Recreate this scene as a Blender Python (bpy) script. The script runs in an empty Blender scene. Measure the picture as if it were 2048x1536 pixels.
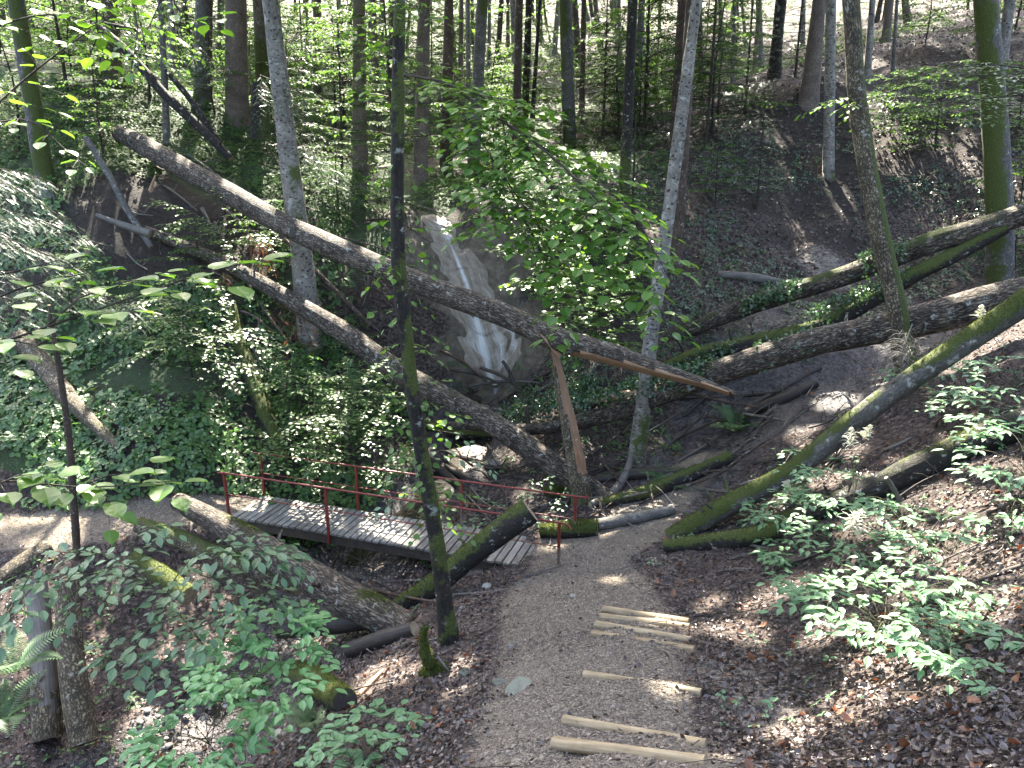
import bpy, math, random
import numpy as np
from mathutils import Vector, Matrix
rad = math.radians
rng = np.random.default_rng(7)
random.seed(7)
sc = bpy.context.scene
COL = sc.collection
# ------------------------------------------------------------------ camera
PITCH, FPX, CZ = 16.0, 1538.0, 7.2
cam = bpy.data.cameras.new('camera'); cam.sensor_width = 36; cam.lens = 36*FPX/2048
cam.clip_start = .1; cam.clip_end = 600
co = bpy.data.objects.new('camera', cam); COL.objects.link(co)
co.location = (0, 0, CZ); co.rotation_euler = (rad(90-PITCH), 0, 0); sc.camera = co
# ------------------------------------------------------------------ sky and sun
ELEV, AZ = 48.0, -7.0          # the sun stands ahead of the camera, a little left
w = bpy.data.worlds.new('World'); sc.world = w; w.use_nodes = True
nt = w.node_tree; nt.nodes.clear()
sky = nt.nodes.new('ShaderNodeTexSky'); sky.sky_type = 'NISHITA'; sky.sun_disc = False
sky.dust_density = 6.0; sky.ozone_density = .6; sky.sun_elevation = rad(ELEV); sky.sun_rotation = rad(AZ)
bg = nt.nodes.new('ShaderNodeBackground'); bg.inputs[1].default_value = .125
wo = nt.nodes.new('ShaderNodeOutputWorld')
nt.links.new(sky.outputs[0], bg.inputs[0]); nt.links.new(bg.outputs[0], wo.inputs[0])
SUN = Vector((math.sin(rad(AZ))*math.cos(rad(ELEV)), math.cos(rad(AZ))*math.cos(rad(ELEV)), math.sin(rad(ELEV))))
sl = bpy.data.lights.new('sun', 'SUN'); sl.energy = 4.8; sl.angle = rad(.5); sl.color = (1, .93, .80)
so = bpy.data.objects.new('sun', sl); COL.objects.link(so); so.location = (0, 0, 60)
so.rotation_euler = SUN.to_track_quat('Z', 'Y').to_euler()
vs = sc.view_settings; vs.view_transform = 'Standard'; vs.look = 'None'; vs.gamma = 1; vs.use_curve_mapping = False
vs.exposure = 3.45
cy = sc.cycles
cy.max_bounces = 7; cy.diffuse_bounces = 4; cy.glossy_bounces = 2; cy.transmission_bounces = 5; cy.transparent_max_bounces = 4
cy.use_denoising = True; cy.sample_clamp_indirect = 6; cy.caustics_reflective = False; cy.caustics_refractive = False
# ------------------------------------------------------------------ pixel rays (2048 x 1536 photograph)
cT, sT = math.cos(rad(PITCH)), math.sin(rad(PITCH))
def P(px, py, Y):
    v = py-768; t = Y/(FPX*cT-v*sT)
    return np.array(((px-1024)*t, Y, CZ-(FPX*sT+v*cT)*t))
def zc(p): return p[1]*cT+(CZ-p[2])*sT
def px2m(wpx, p): return wpx*zc(p)/FPX
# ------------------------------------------------------------------ noise
def _h(i, j, k):
    n = (i*374761393+j*668265263+k*2147483647) & 0xffffffff
    n = ((n ^ (n >> 13))*1274126177) & 0xffffffff
    return ((n ^ (n >> 16)) & 0xffff)/65535.0
def vn(p, s=1.0, seed=0):
    p = np.asarray(p, float)*s+seed*17.31
    f = np.floor(p).astype(np.int64); u = p-f; u = u*u*(3-2*u); r = 0
    for a in (0, 1):
        for b in (0, 1):
            for c in (0, 1):
                wgt = (u[:, 0] if a else 1-u[:, 0])*(u[:, 1] if b else 1-u[:, 1])*(u[:, 2] if c else 1-u[:, 2])
                r = r+wgt*_h(f[:, 0]+a, f[:, 1]+b, f[:, 2]+c)
    return r*2-1
def fbm(p, s=1.0, o=3, seed=0):
    r = 0; a = 1
    for i in range(o): r = r+a*vn(p, s*2**i, seed+i*3); a *= .5
    return r
def sstep(a, b, x): t = np.clip((x-a)/(b-a), 0, 1); return t*t*(3-2*t)
# ------------------------------------------------------------------ the lie of the land: measured points (pixel, distance)
CP = [(1260,1500,5.0),(1285,1370,6.6),(1290,1280,7.9),(1290,1240,9.1),(1150,1180,10.6),(1140,1120,12.8),(1250,1080,13.2),(1330,1000,14.8),(1400,940,16),
(1000,1300,8.85),(900,1420,6.9),(900,1530,5.3),(905,1270,9.9),(720,1360,9.2),(800,1250,10.9),(600,1450,9.3),(430,1530,9.3),(200,1500,9.8),(500,1380,11),(620,1290,12.1),
(720,1130,14.4),(870,950,17.9),(960,860,19.6),(990,772,22),(1200,900,17.5),(1300,860,18.2),(980,1000,16.2),(1100,1050,14.3),
(440,1000,15.7),(300,1040,14.6),(50,1020,15),(50,1100,13.6),(250,1100,13.8),(200,1200,12.9),(30,1300,11.5),(20,1480,9.8),
(200,900,16),(400,920,16.1),(540,900,17.3),(700,900,18.3),(20,880,16.05),(200,700,19),(20,700,19),(400,700,19.5),(560,720,20),(700,760,20.5),(850,800,20.5),
(300,500,22),(450,500,22.2),(250,380,23),(100,400,22.5),(450,400,24),(620,520,22.3),(600,400,25),(700,500,23.3),(720,620,21.8),(780,430,24.5),
(470,235,30),(400,205,31),(220,160,30),(90,250,26),(320,280,26.5),(20,100,35),
(870,440,24.3),(900,480,23.7),(940,600,22.9),(980,740,22.1),(800,600,22.2),(820,720,21.4),(1080,700,21.8),(1080,600,22.5),(1060,480,23.5),(1000,400,25),(860,410,26),
(1150,550,23),(1200,700,20.5),(1250,500,23.5),(1300,430,25),(1330,600,21.5),(1400,500,24),(1350,540,23.3),(1500,560,22.5),(1500,400,26.5),(1450,330,28.5),(1300,330,29),(1660,350,28),
(1600,190,32),(1480,250,32),(1650,480,25),(1700,600,21.8),(1650,700,19),(1850,250,29),(1900,450,24.5),(2000,580,20.5),(2040,300,26),(1900,680,16.8),(2040,700,14),(1800,740,17.5),
(1700,760,17.8),(1550,780,18.2),(1650,820,16.2),(1500,880,16.2),
(2040,900,10),(1700,1300,7.0),(1950,1450,4.3),(2000,1000,9),(2000,800,12),(1600,1150,10),(1450,1050,13),(1800,880,13),(1500,1300,8.0),(1480,1450,5.9),(1650,980,12.3),(1850,1150,8.4),(1700,1480,4.9),
(1000,335,32),(900,300,40),(850,360,30),(1140,250,40),(700,330,30),(720,200,45),(1000,200,50),(600,210,42),(1300,200,48),(1950,50,38)]
CW = [(.3,0,5.6),(.3,-5,7.6),(3,3.2,4.1),(6,2,6.2),(9,6,5.6),(13,10,6.5),(15,15,5.2),(22,22,9),(30,30,15),(-2,3,2.2),(-4,5,.4),(-8,5,-1.0),(-10,8,-1.1),(-14,12,-.3),(-14,5,-.4),(-3,-3,4),(-14,-4,1),
(-17,15,.6),(-18,20,4),(-22,26,9.2),(-30,35,13),(0,70,16),(0,95,27),(-60,70,24),(60,60,34),(45,45,22),(80,100,50),(-90,100,34),(-45,20,9),(-50,-5,8),(50,0,22),(30,14,12),(25,60,19),(-30,60,16)]
A0 = np.array([P(*c) for c in CP]+[np.array(c, float) for c in CW])
_xy, _z = A0[:, :2]/10, A0[:, 2]
def _U(d2): return np.where(d2 > 1e-12, d2*np.log(np.maximum(d2, 1e-12))*.5, 0)
_n = len(_xy)
_K = _U(((_xy[:, None]-_xy[None])**2).sum(2))+np.eye(_n)*.0015
_Pm = np.c_[np.ones(_n), _xy]
_sol = np.linalg.solve(np.block([[_K, _Pm], [_Pm.T, np.zeros((3, 3))]]), np.r_[_z, 0, 0, 0])
def tps(x, y):
    q = np.c_[np.ravel(x), np.ravel(y)]/10; out = np.empty(len(q))
    for i in range(0, len(q), 20000):
        b = q[i:i+20000]
        out[i:i+20000] = _U(((b[:, None]-_xy[None])**2).sum(2))@_sol[:_n]+_sol[_n]+b@_sol[_n+1:]
    return out
def near_line(x, y, pts):
    """distance to a polyline of (x, y, half width), as distance / half width"""
    best = np.full(len(x), 1e9)
    for (ax, ay, aw), (bx, by, bw) in zip(pts[:-1], pts[1:]):
        dx, dy = bx-ax, by-ay; t = np.clip(((x-ax)*dx+(y-ay)*dy)/(dx*dx+dy*dy), 0, 1)
        best = np.minimum(best, np.hypot(x-ax-t*dx, y-ay-t*dy)/(aw+(bw-aw)*t))
    return best
PATH = [(.5,-4,1.0),(.6,3,1.05),(.68,5.2,1.05),(.8,6.7,1.15),(.95,8,1.2),(1.0,9.2,1.2),(1.0,10.6,1.25),(1.15,12.6,1.0),(1.1,13.2,.8)]
FORK = [(1.2,12.4,.9),(2.1,13.3,.8),(3.1,14.8,.7),(4.2,16.2,.6)]
PATHL = [(-5.9,15.5,.5),(-7,15.1,.65),(-8.7,14.3,.75),(-12,14.0,.8),(-20,14.2,.9)]
STREAM = [(-.62,22.0,.9),(-.9,20.5,.8),(-1.3,18.8,.75),(-2.0,17.4,.8),(-3.0,15.2,.9),(-3.7,13.2,.9),(-4.2,11,1.0),(-5,9.3,1.1),(-7,7,1.2),(-12,6.5,1.3)]
STEPS = [(1108,1490,1412,1527,5.0),(1128,1444,1412,1492,5.45),(1168,1352,1403,1388,6.75),(1187,1272,1390,1303,7.95),(1193,1252,1384,1283,8.35),(1200,1236,1379,1256,8.75),(1206,1222,1378,1246,9.05)]
STEPY = [s[4] for s in STEPS]
def H(x, y, fine=True):
    x = np.ravel(np.asarray(x, float)); y = np.ravel(np.asarray(y, float)); z = tps(x, y)
    dp = np.minimum(near_line(x, y, PATH), np.minimum(near_line(x, y, FORK), near_line(x, y, PATHL)))
    ds = near_line(x, y, STREAM)
    z = z-.28*(1-sstep(.3, 1.3, ds))*sstep(7, 9, y)
    onp = 1-sstep(.75, 1.25, dp)
    bl = (1-sstep(.8, 1.7, near_line(x, y, PATHL)))*.9; z = z*(1-bl)+.03*bl
    if fine:
        p = np.c_[x, y, z*.6]
        a = .035+.0085*np.clip(y, 0, 26)-.004*np.clip(y-26, 0, 30)
        rough = (1-.85*onp)
        z = z+a*fbm(p, .55, 3, 1)*rough+.05*fbm(p, 2.3, 2, 5)*rough+.012*onp*fbm(p, 3, 2, 9)
        cl = sstep(21, 22.4, y)*(1-sstep(25.5, 27, y))*(1-sstep(7, 11, np.abs(x+1)))
        z = z+cl*.12*fbm(p, 1.6, 3, 12)
    # stairs: a level tread behind every log
    up = near_line(x, y, PATH)
    st = (1-sstep(.8, 1.15, up))
    for a_, b_ in zip(STEPY[:-1], STEPY[1:]):
        L = b_-a_; t = (y-a_)/L
        m = (t >= 0) & (t < 1)
        z = np.where(m, z-st*np.minimum(.15, .34*L)*(1-t)*(1-np.exp(-t*9)), z)
    return z
def Hs(x, y, fine=True): return float(H([x], [y], fine)[0])
_Ys = np.geomspace(2.5, 110, 420)
def G(px, py, lift=0.0):
    """where the ray of a pixel meets the ground"""
    v = py-768; t = _Ys/(FPX*cT-v*sT); x = (px-1024)*t; z = CZ-(FPX*sT+v*cT)*t
    d = z-(H(x, _Ys)+lift); i = np.argmax(d < 0)
    if d[i] >= 0: return P(px, py, 60)
    if i == 0: return P(px, py, 2.6)
    f = d[i-1]/(d[i-1]-d[i]); return P(px, py, _Ys[i-1]+f*(_Ys[i]-_Ys[i-1]))
# ------------------------------------------------------------------ materials
def NT(name):
    m = bpy.data.materials.new(name); m.use_nodes = True; t = m.node_tree; t.nodes.clear(); return m, t
def nd(t, kind, ins={}, **props):
    n = t.nodes.new(kind)
    for k, v in props.items(): setattr(n, k, v)
    for k, v in ins.items():
        s = n.inputs[k]
        if isinstance(v, bpy.types.NodeSocket): t.links.new(v, s)
        elif isinstance(v, bpy.types.Node): t.links.new(v.outputs[0], s)
        else:
            if isinstance(v, tuple) and len(v) == 3 and s.type == 'RGBA': v = v+(1,)
            s.default_value = v
    return n
def attr(t, name): return nd(t, 'ShaderNodeAttribute', attribute_name=name)
def ramp(t, fac, stops):
    n = nd(t, 'ShaderNodeValToRGB', {0: fac}); e = n.color_ramp.elements
    while len(e) < len(stops): e.new(.5)
    for i, (p_, c) in enumerate(stops):
        e[i].position = p_; e[i].color = (c if isinstance(c, tuple) else (c, c, c))+(1,)
    return n.outputs[0]
def mixc(t, f, a, b):
    n = t.nodes.new('ShaderNodeMix'); n.data_type = 'RGBA'
    for k, v in ((0, f), (6, a), (7, b)):
        if isinstance(v, bpy.types.NodeSocket): t.links.new(v, n.inputs[k])
        else: n.inputs[k].default_value = v+(1,) if isinstance(v, tuple) else v
    return n.outputs[2]
def mth(t, op, a, b=0.0, c=None):
    n = nd(t, 'ShaderNodeMath', {0: a, 1: b}, operation=op)
    if c is not None: n.inputs[2].default_value = c
    return n.outputs[0]
def noise(t, vec, scale, detail=3, rough=.55):
    return nd(t, 'ShaderNodeTexNoise', {'Vector': vec, 'Scale': scale, 'Detail': float(detail), 'Roughness': rough})
def finish(m, t, col, rough, bump=None, bs=.5, bd=.02, spec=.4, metal=0.0):
    ins = {'Base Color': col, 'Roughness': rough, 'Specular IOR Level': spec, 'Metallic': metal}
    if bump is not None: ins['Normal'] = nd(t, 'ShaderNodeBump', {'Height': bump, 'Strength': bs, 'Distance': bd}).outputs[0]
    b = nd(t, 'ShaderNodeBsdfPrincipled', ins); o = nd(t, 'ShaderNodeOutputMaterial', {0: b.outputs[0]}); return m
def ground_mat():
    m, t = NT('forest_ground'); g = nd(t, 'ShaderNodeNewGeometry'); pos = g.outputs['Position']
    n1 = noise(t, pos, 1.3, 5); n2 = noise(t, pos, 9, 6, .65); n3 = noise(t, pos, 45, 3)
    v1 = nd(t, 'ShaderNodeTexVoronoi', {'Vector': pos, 'Scale': 16.0}); v2 = nd(t, 'ShaderNodeTexVoronoi', {'Vector': pos, 'Scale': 55.0})
    soil = ramp(t, n2.outputs[0], [(.3, (.010, .008, .006)), (.5, (.026, .02, .0155)), (.72, (.052, .04, .032))])
    sv = nd(t, 'ShaderNodeSeparateColor', {0: v1.outputs['Color']})
    lit = ramp(t, sv.outputs[0], [(.0, (.016, .011, .009)), (.4, (.042, .030, .025)), (.75, (.07, .05, .041)), (1, (.11, .083, .07))])
    sv2 = nd(t, 'ShaderNodeSeparateColor', {0: v2.outputs['Color']})
    gr = ramp(t, sv2.outputs[0], [(0, (.062, .049, .035)), (.5, (.15, .122, .09)), (.85, (.235, .195, .148)), (1, (.35, .305, .24))])
    gr = mixc(t, ramp(t, n2.outputs[0], [(.35, 0.0), (.6, .65)]), gr, (.09, .073, .056))
    mud = ramp(t, mth(t, 'ADD', mth(t, 'MULTIPLY', n2.outputs[0], .5), mth(t, 'MULTIPLY', sv.outputs[1], .5)), [(.25, (.018, .016, .016)), (.5, (.05, .045, .044)), (.75, (.10, .09, .085))])
    rock = ramp(t, noise(t, pos, 3.5, 7, .7).outputs[0], [(.25, (.035, .028, .02)), (.45, (.09, .071, .05)), (.6, (.15, .12, .086)), (.78, (.24, .20, .148))])
    clay = ramp(t, n2.outputs[0], [(.3, (.10, .085, .07)), (.7, (.24, .21, .175))])
    grn = ramp(t, n3.outputs[0], [(.3, (.012, .02, .008)), (.6, (.035, .06, .02))])
    c = soil
    for nm, cc in (('litter', lit), ('mud', mud), ('clay', clay), ('rock', rock), ('path', gr), ('green', grn)):
        f = attr(t, nm).outputs['Fac']
        e = mth(t, 'ADD', f, mth(t, 'MULTIPLY', mth(t, 'SUBTRACT', n2.outputs[0], .5), .9))
        f2 = nd(t, 'ShaderNodeMapRange', {0: e, 1: .35, 2: .65}).outputs[0]
        c = mixc(t, mth(t, 'MULTIPLY', f2, nd(t, 'ShaderNodeMapRange', {0: f, 1: 0.0, 2: .15}).outputs[0]), c, cc)
    md = attr(t, 'mud').outputs['Fac']
    rg = mth(t, 'SUBTRACT', .9, mth(t, 'MULTIPLY', md, .42))
    hgt = mth(t, 'ADD', mth(t, 'MULTIPLY', n2.outputs[0], 1.0), mth(t, 'ADD', mth(t, 'MULTIPLY', n3.outputs[0], .35), mth(t, 'MULTIPLY', v2.outputs['Distance'], -.25)))
    return finish(m, t, c, rg, hgt, .9, .06, .35)
def bark_mat(name, stops, fs=(26, 26, 5), furrow=1.0, lichen=0.0, dots=0.0, moss_c=((.022, .03, .007), (.085, .105, .022)), bd=.02):
    m, t = NT(name); bp = attr(t, 'bp').outputs['Vector']
    sv = nd(t, 'ShaderNodeVectorMath', {0: bp, 1: fs}, operation='MULTIPLY').outputs[0]
    a = noise(t, sv, 1, 4, .6); wv = nd(t, 'ShaderNodeVectorMath', {0: sv, 1: nd(t, 'ShaderNodeVectorMath', {0: a.outputs[1], 'Scale': .9}, operation='SCALE').outputs[0]}, operation='ADD').outputs[0]
    v = noise(t, wv, 1.3, 3, .6)
    ridge = nd(t, 'ShaderNodeMapRange', {0: mth(t, 'ABSOLUTE', mth(t, 'SUBTRACT', v.outputs[0], .5)), 1: 0.0, 2: .17}).outputs[0]
    ridge = mth(t, 'ADD', mth(t, 'MULTIPLY', ridge, .75*furrow), mth(t, 'MULTIPLY', a.outputs[0], 1.15-.5*furrow))
    big = noise(t, bp, 3, 3)
    c = ramp(t, mth(t, 'ADD', mth(t, 'MULTIPLY', ridge, .52), mth(t, 'MULTIPLY', mth(t, 'SUBTRACT', big.outputs[0], .5), .45)), stops)
    if lichen: c = mixc(t, ramp(t, noise(t, bp, 7, 5, .7).outputs[0], [(.62-.25*lichen, 0.0), (.68-.22*lichen, .8)]), c, (.30, .31, .27))
    if dots:
        dv = nd(t, 'ShaderNodeTexVoronoi', {'Vector': nd(t, 'ShaderNodeVectorMath', {0: bp, 1: (9, 9, 13)}, operation='MULTIPLY').outputs[0], 'Scale': 1.0})
        c = mixc(t, ramp(t, dv.outputs['Distance'], [(.10+.1*dots, .9), (.2+.12*dots, 0.0)]), c, (.02, .017, .014))
    ms = attr(t, 'moss').outputs['Fac']
    e = mth(t, 'ADD', ms, mth(t, 'MULTIPLY', mth(t, 'SUBTRACT', noise(t, bp, 11, 5, .7).outputs[0], .5), 1.1))
    mf = nd(t, 'ShaderNodeMapRange', {0: e, 1: .42, 2: .62}).outputs[0]
    mc = ramp(t, noise(t, bp, 60, 3).outputs[0], [(.3, moss_c[0]), (.65, moss_c[1])])
    c = mixc(t, mf, c, mc)
    hgt = mth(t, 'ADD', mth(t, 'MULTIPLY', ridge, .6), mth(t, 'MULTIPLY', mth(t, 'MULTIPLY', mf, noise(t, bp, 90, 2).outputs[0]), .9))
    return finish(m, t, c, .82, hgt, 1.0, bd, .3)
def wood_mat(name, stops, fs=(40, 40, 2.5), rough=.75):
    m, t = NT(name); bp = attr(t, 'bp').outputs['Vector']
    sv = nd(t, 'ShaderNodeVectorMath', {0: bp, 1: fs}, operation='MULTIPLY').outputs[0]
    a = noise(t, sv, 1, 4, .6); b = noise(t, bp, 6, 4)
    rn = nd(t, 'ShaderNodeObjectInfo').outputs['Random']
    c = ramp(t, mth(t, 'ADD', mth(t, 'ADD', mth(t, 'MULTIPLY', a.outputs[0], .7), mth(t, 'MULTIPLY', b.outputs[0], .35)), mth(t, 'MULTIPLY', mth(t, 'SUBTRACT', rn, .5), .22)), stops)
    ms = attr(t, 'moss').outputs['Fac']
    e = mth(t, 'ADD', ms, mth(t, 'MULTIPLY', mth(t, 'SUBTRACT', noise(t, bp, 11, 5, .7).outputs[0], .5), 1.1))
    mf = nd(t, 'ShaderNodeMapRange', {0: e, 1: .42, 2: .62}).outputs[0]
    c = mixc(t, mf, c, ramp(t, noise(t, bp, 60, 3).outputs[0], [(.3, (.022, .03, .007)), (.65, (.085, .105, .022))]))
    return finish(m, t, c, rough, a.outputs[0], .7, .012, .3)
def leaf_mat(name, ca, cb, trans=.38, rough=.42, spec=.5, tcol=None):
    m, t = NT(name); g = nd(t, 'ShaderNodeNewGeometry'); oi = nd(t, 'ShaderNodeObjectInfo')
    r = mth(t, 'FRACT', mth(t, 'ADD', g.outputs['Random Per Island'], oi.outputs['Random']))
    pos = g.outputs['Position']
    big = noise(t, pos, .7, 2).outputs[0]
    f = mth(t, 'ADD', mth(t, 'MULTIPLY', r, .75), mth(t, 'MULTIPLY', mth(t, 'SUBTRACT', big, .37), .8))
    c = ramp(t, f, [(0, ca), (1, cb)])
    b = nd(t, 'ShaderNodeBsdfPrincipled', {'Base Color': c, 'Roughness': rough, 'Specular IOR Level': spec})
    tc = nd(t, 'ShaderNodeHueSaturation', {'Hue': .485, 'Saturation': 1.12, 'Value': 1.9, 'Color': c}).outputs[0]
    tr = nd(t, 'ShaderNodeBsdfTranslucent', {'Color': tc})
    mx = nd(t, 'ShaderNodeMixShader', {0: trans, 1: b.outputs[0], 2: tr.outputs[0]}); nd(t, 'ShaderNodeOutputMaterial', {0: mx.outputs[0]}); return m
def flat_mat(name, stops, scale=8.0, rough=.7, spec=.4, bs=.4, bd=.01, metal=0.0):
    m, t = NT(name); tc = nd(t, 'ShaderNodeTexCoord').outputs['Object']
    a = noise(t, tc, scale, 5, .6); oi = nd(t, 'ShaderNodeObjectInfo').outputs['Random']
    g = nd(t, 'ShaderNodeNewGeometry').outputs['Random Per Island']
    f = mth(t, 'ADD', a.outputs[0], mth(t, 'MULTIPLY', mth(t, 'SUBTRACT', mth(t, 'FRACT', mth(t, 'ADD', oi, g)), .5), .5))
    return finish(m, t, ramp(t, f, stops), rough, a.outputs[0], bs, bd, spec, metal)
# ------------------------------------------------------------------ mesh building
def mk(name, V, Fs, mats, attrs={}, smooth=True):
    """Fs: list of (faces (n, k), material index)"""
    me = bpy.data.meshes.new(name); V = np.asarray(V, np.float32)
    me.vertices.add(len(V)); me.vertices.foreach_set('co', V.ravel())
    Fs = [(np.asarray(f, np.int32), m) for f, m in Fs if len(f)]
    idx = np.concatenate([f.ravel() for f, m in Fs]); ks = np.concatenate([np.full(len(f), f.shape[1]) for f, m in Fs])
    me.loops.add(len(idx)); me.loops.foreach_set('vertex_index', idx)
    me.polygons.add(len(ks)); me.polygons.foreach_set('loop_start', np.r_[0, np.cumsum(ks)[:-1]].astype(np.int32))
    me.polygons.foreach_set('material_index', np.concatenate([np.full(len(f), m) for f, m in Fs]).astype(np.int32))
    me.polygons.foreach_set('use_smooth', np.full(len(ks), smooth))
    for m in mats: me.materials.append(m)
    for k, a in attrs.items():
        a = np.asarray(a, np.float32)
        at = me.attributes.new(k, 'FLOAT_VECTOR' if a.ndim == 2 else 'FLOAT', 'POINT'); at.data.foreach_set('vector' if a.ndim == 2 else 'value', a.ravel())
    me.update(calc_edges=True); return me
def link(name, me, parent=None, loc=None):
    o = bpy.data.objects.new(name, me); COL.objects.link(o)
    if loc is not None: o.location = loc
    if parent is not None: o.parent = parent
    return o
def tag(o, label=None, cat=None, group=None, kind=None):
    for k, v in (('label', label), ('category', cat), ('group', group), ('kind', kind)):
        if v: o[k] = v
    return o
def empty(name, loc, label, cat, group=None):
    o = bpy.data.objects.new(name, None); COL.objects.link(o); o.location = loc; o.empty_display_size = .2
    return tag(o, label, cat, group)
class MB:
    def __init__(s): s.V = []; s.F = {}; s.n = 0; s.bp = []; s.moss = []
    def add(s, V, F, m=0, bp=None, moss=None):
        V = np.asarray(V, float)
        for f in (F if isinstance(F, list) else [F]):
            f = np.asarray(f)
            if len(f): s.F.setdefault((m, f.shape[1]), []).append(f+s.n)
        s.V.append(V); s.bp.append(V if bp is None else bp); s.moss.append(np.zeros(len(V)) if moss is None else moss); s.n += len(V)
    def mesh(s, name, mats, org=(0, 0, 0), smooth=True, bp=True):
        V = np.concatenate(s.V)-np.asarray(org)
        return mk(name, V, [(np.concatenate(f), k[0]) for k, f in s.F.items()], mats, {'bp': np.concatenate(s.bp), 'moss': np.concatenate(s.moss)} if bp else {}, smooth)
def spline(pts, ds, rad_):
    pts = np.asarray(pts, float); r = np.asarray(rad_, float)
    L = np.r_[0, np.cumsum(np.linalg.norm(np.diff(pts, axis=0), axis=1))]
    n = max(3, int(L[-1]/ds)+1); s = np.linspace(0, L[-1], n)
    if len(pts) == 2: return np.array([np.interp(s, L, pts[:, k]) for k in range(3)]).T, np.interp(s, L, r), s
    ext = np.vstack([2*pts[0]-pts[1], pts, 2*pts[-1]-pts[-2]]); out = []
    for q in s:
        i = min(max(np.searchsorted(L, q, 'right')-1, 0), len(pts)-2); t = (q-L[i])/max(L[i+1]-L[i], 1e-9)
        a, b, c, d = ext[i:i+4]
        out.append(.5*((2*b)+(-a+c)*t+(2*a-5*b+4*c-d)*t*t+(-a+3*b-3*c+d)*t**3))
    return np.array(out), np.interp(s, L, r), s
def tube(pts, radii, seg=12, ds=.15, amp=.06, fq=2.2, seed=0, cap=(True, True), flat=None):
    """swept tube -> V, quads, caps, bark point, normals"""
    C, R, S = spline(pts, ds, radii); n = len(C)
    T = np.gradient(C, axis=0); T /= np.linalg.norm(T, axis=1)[:, None]
    u = np.cross(T[0], (0, 0, 1.)); u = u if np.linalg.norm(u) > .15 else np.cross(T[0], (0, 1., 0)); u /= np.linalg.norm(u)
    Us = []
    for k in range(n):
        u = u-T[k]*np.dot(u, T[k]); u = u/np.linalg.norm(u); Us.append(u)
    Us = np.array(Us); Ws = np.cross(T, Us)
    a = np.linspace(0, 2*math.pi, seg, endpoint=False)
    dirs = Us[:, None]*np.cos(a)[None, :, None]+Ws[:, None]*np.sin(a)[None, :, None]
    rm = float(np.mean(R))
    bpx = np.stack([np.broadcast_to(np.cos(a)*rm, (n, seg)), np.broadcast_to(np.sin(a)*rm, (n, seg)), np.broadcast_to(S[:, None], (n, seg))], 2)+seed*3.7
    q = bpx.reshape(-1, 3)
    dsp = 1+amp*(fbm(q*np.array((1, 1, .5)), fq/max(rm, .05)*.18, 3, seed))
    V = (C[:, None]+dirs*(R[:, None]*dsp.reshape(n, seg))[..., None]).reshape(-1, 3)
    i = np.arange(n-1)[:, None]*seg; j = np.arange(seg)[None]; jn = (j+1) % seg
    F = np.stack([i+j, i+jn, i+seg+jn, i+seg+j], 2).reshape(-1, 4)
    return V, F, q, dirs.reshape(-1, 3), n, seg, C, R
def add_tube(mb, pts, radii, seg=12, ds=.15, amp=.06, seed=0, m=0, capm=None, moss=None, fq=2.2):
    V, F, q, N, n, sg, C, R = tube(pts, radii, seg, ds, amp, fq, seed)
    ms = np.zeros(len(V)) if moss is None else np.clip(moss(V, N), 0, 1)
    mb.add(V, F, m, q, ms)
    for e, (k, fl) in enumerate(((0, True), (n-1, False))):
        ring = V[k*sg:(k+1)*sg]; c = ring.mean(0)
        VV = np.vstack([ring, c]); j = np.arange(sg); jn = (j+1) % sg
        f = np.c_[jn, j, np.full(sg, sg)] if fl else np.c_[j, jn, np.full(sg, sg)]
        mb.add(VV, f, m if capm is None else capm, np.vstack([q[k*sg:(k+1)*sg], q[k*sg:(k+1)*sg].mean(0)]), np.r_[ms[k*sg:(k+1)*sg], ms[k*sg:(k+1)*sg].mean()]*.5)
    return V, N
def box(mb, c, ax, ay, az, m=0):
    c, ax, ay, az = map(np.asarray, (c, ax, ay, az))
    V = np.array([c+i*ax+j*ay+k*az for k in (-1, 1) for j in (-1, 1) for i in (-1, 1)])
    mb.add(V, np.array([(0, 2, 3, 1), (4, 5, 7, 6), (0, 1, 5, 4), (2, 6, 7, 3), (0, 4, 6, 2), (1, 3, 7, 5)]), m)
def upmoss(a, bias=0.0, side=None, fq=1.4, seed=3):
    def f(V, N):
        d = N[:, 2] if side is None else N@np.asarray(side, float)
        return a*(.2+.75*d)+bias+.42*a*fbm(V, fq, 2, seed)
    return f
M = {}
M['ground'] = ground_mat()
M['ash'] = bark_mat('furrowed_bark', [(.14, (.013, .010, .007)), (.36, (.075, .058, .042)), (.56, (.17, .138, .102)), (.88, (.31, .262, .20))], (20, 20, 4.5), 1.3, .12, bd=.035)
M['spruce'] = bark_mat('spruce_bark', [(.15, (.055, .041, .032)), (.45, (.17, .13, .103)), (.8, (.32, .26, .215))], (34, 34, 14), .7)
M['grey'] = bark_mat('grey_bark', [(.2, (.055, .05, .044)), (.5, (.145, .134, .117)), (.85, (.25, .235, .21))], (20, 20, 9), .6, .15)
M['pale'] = bark_mat('pale_bark', [(.2, (.10, .09, .075)), (.5, (.25, .225, .19)), (.85, (.38, .355, .31))], (14, 14, 8), .3, .25, 1.0)
M['dark'] = bark_mat('dark_bark', [(.2, (.012, .010, .008)), (.5, (.032, .027, .021)), (.85, (.08, .068, .055))], (28, 28, 6), .8, .12)
M['brown'] = bark_mat('brown_bark', [(.15, (.03, .021, .015)), (.45, (.095, .066, .047)), (.8, (.19, .14, .105))], (32, 32, 7), .8, .1)
M['flaky'] = bark_mat('flaking_bark', [(.2, (.03, .024, .016)), (.42, (.12, .095, .06)), (.6, (.26, .215, .14)), (.9, (.36, .31, .22))], (22, 22, 11), 1.1, .1)
M['raw'] = wood_mat('fresh_split_wood', [(.25, (.10, .055, .032)), (.45, (.23, .138, .08)), (.62, (.33, .215, .13)), (.85, (.44, .32, .21))], (55, 55, 2))
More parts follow.
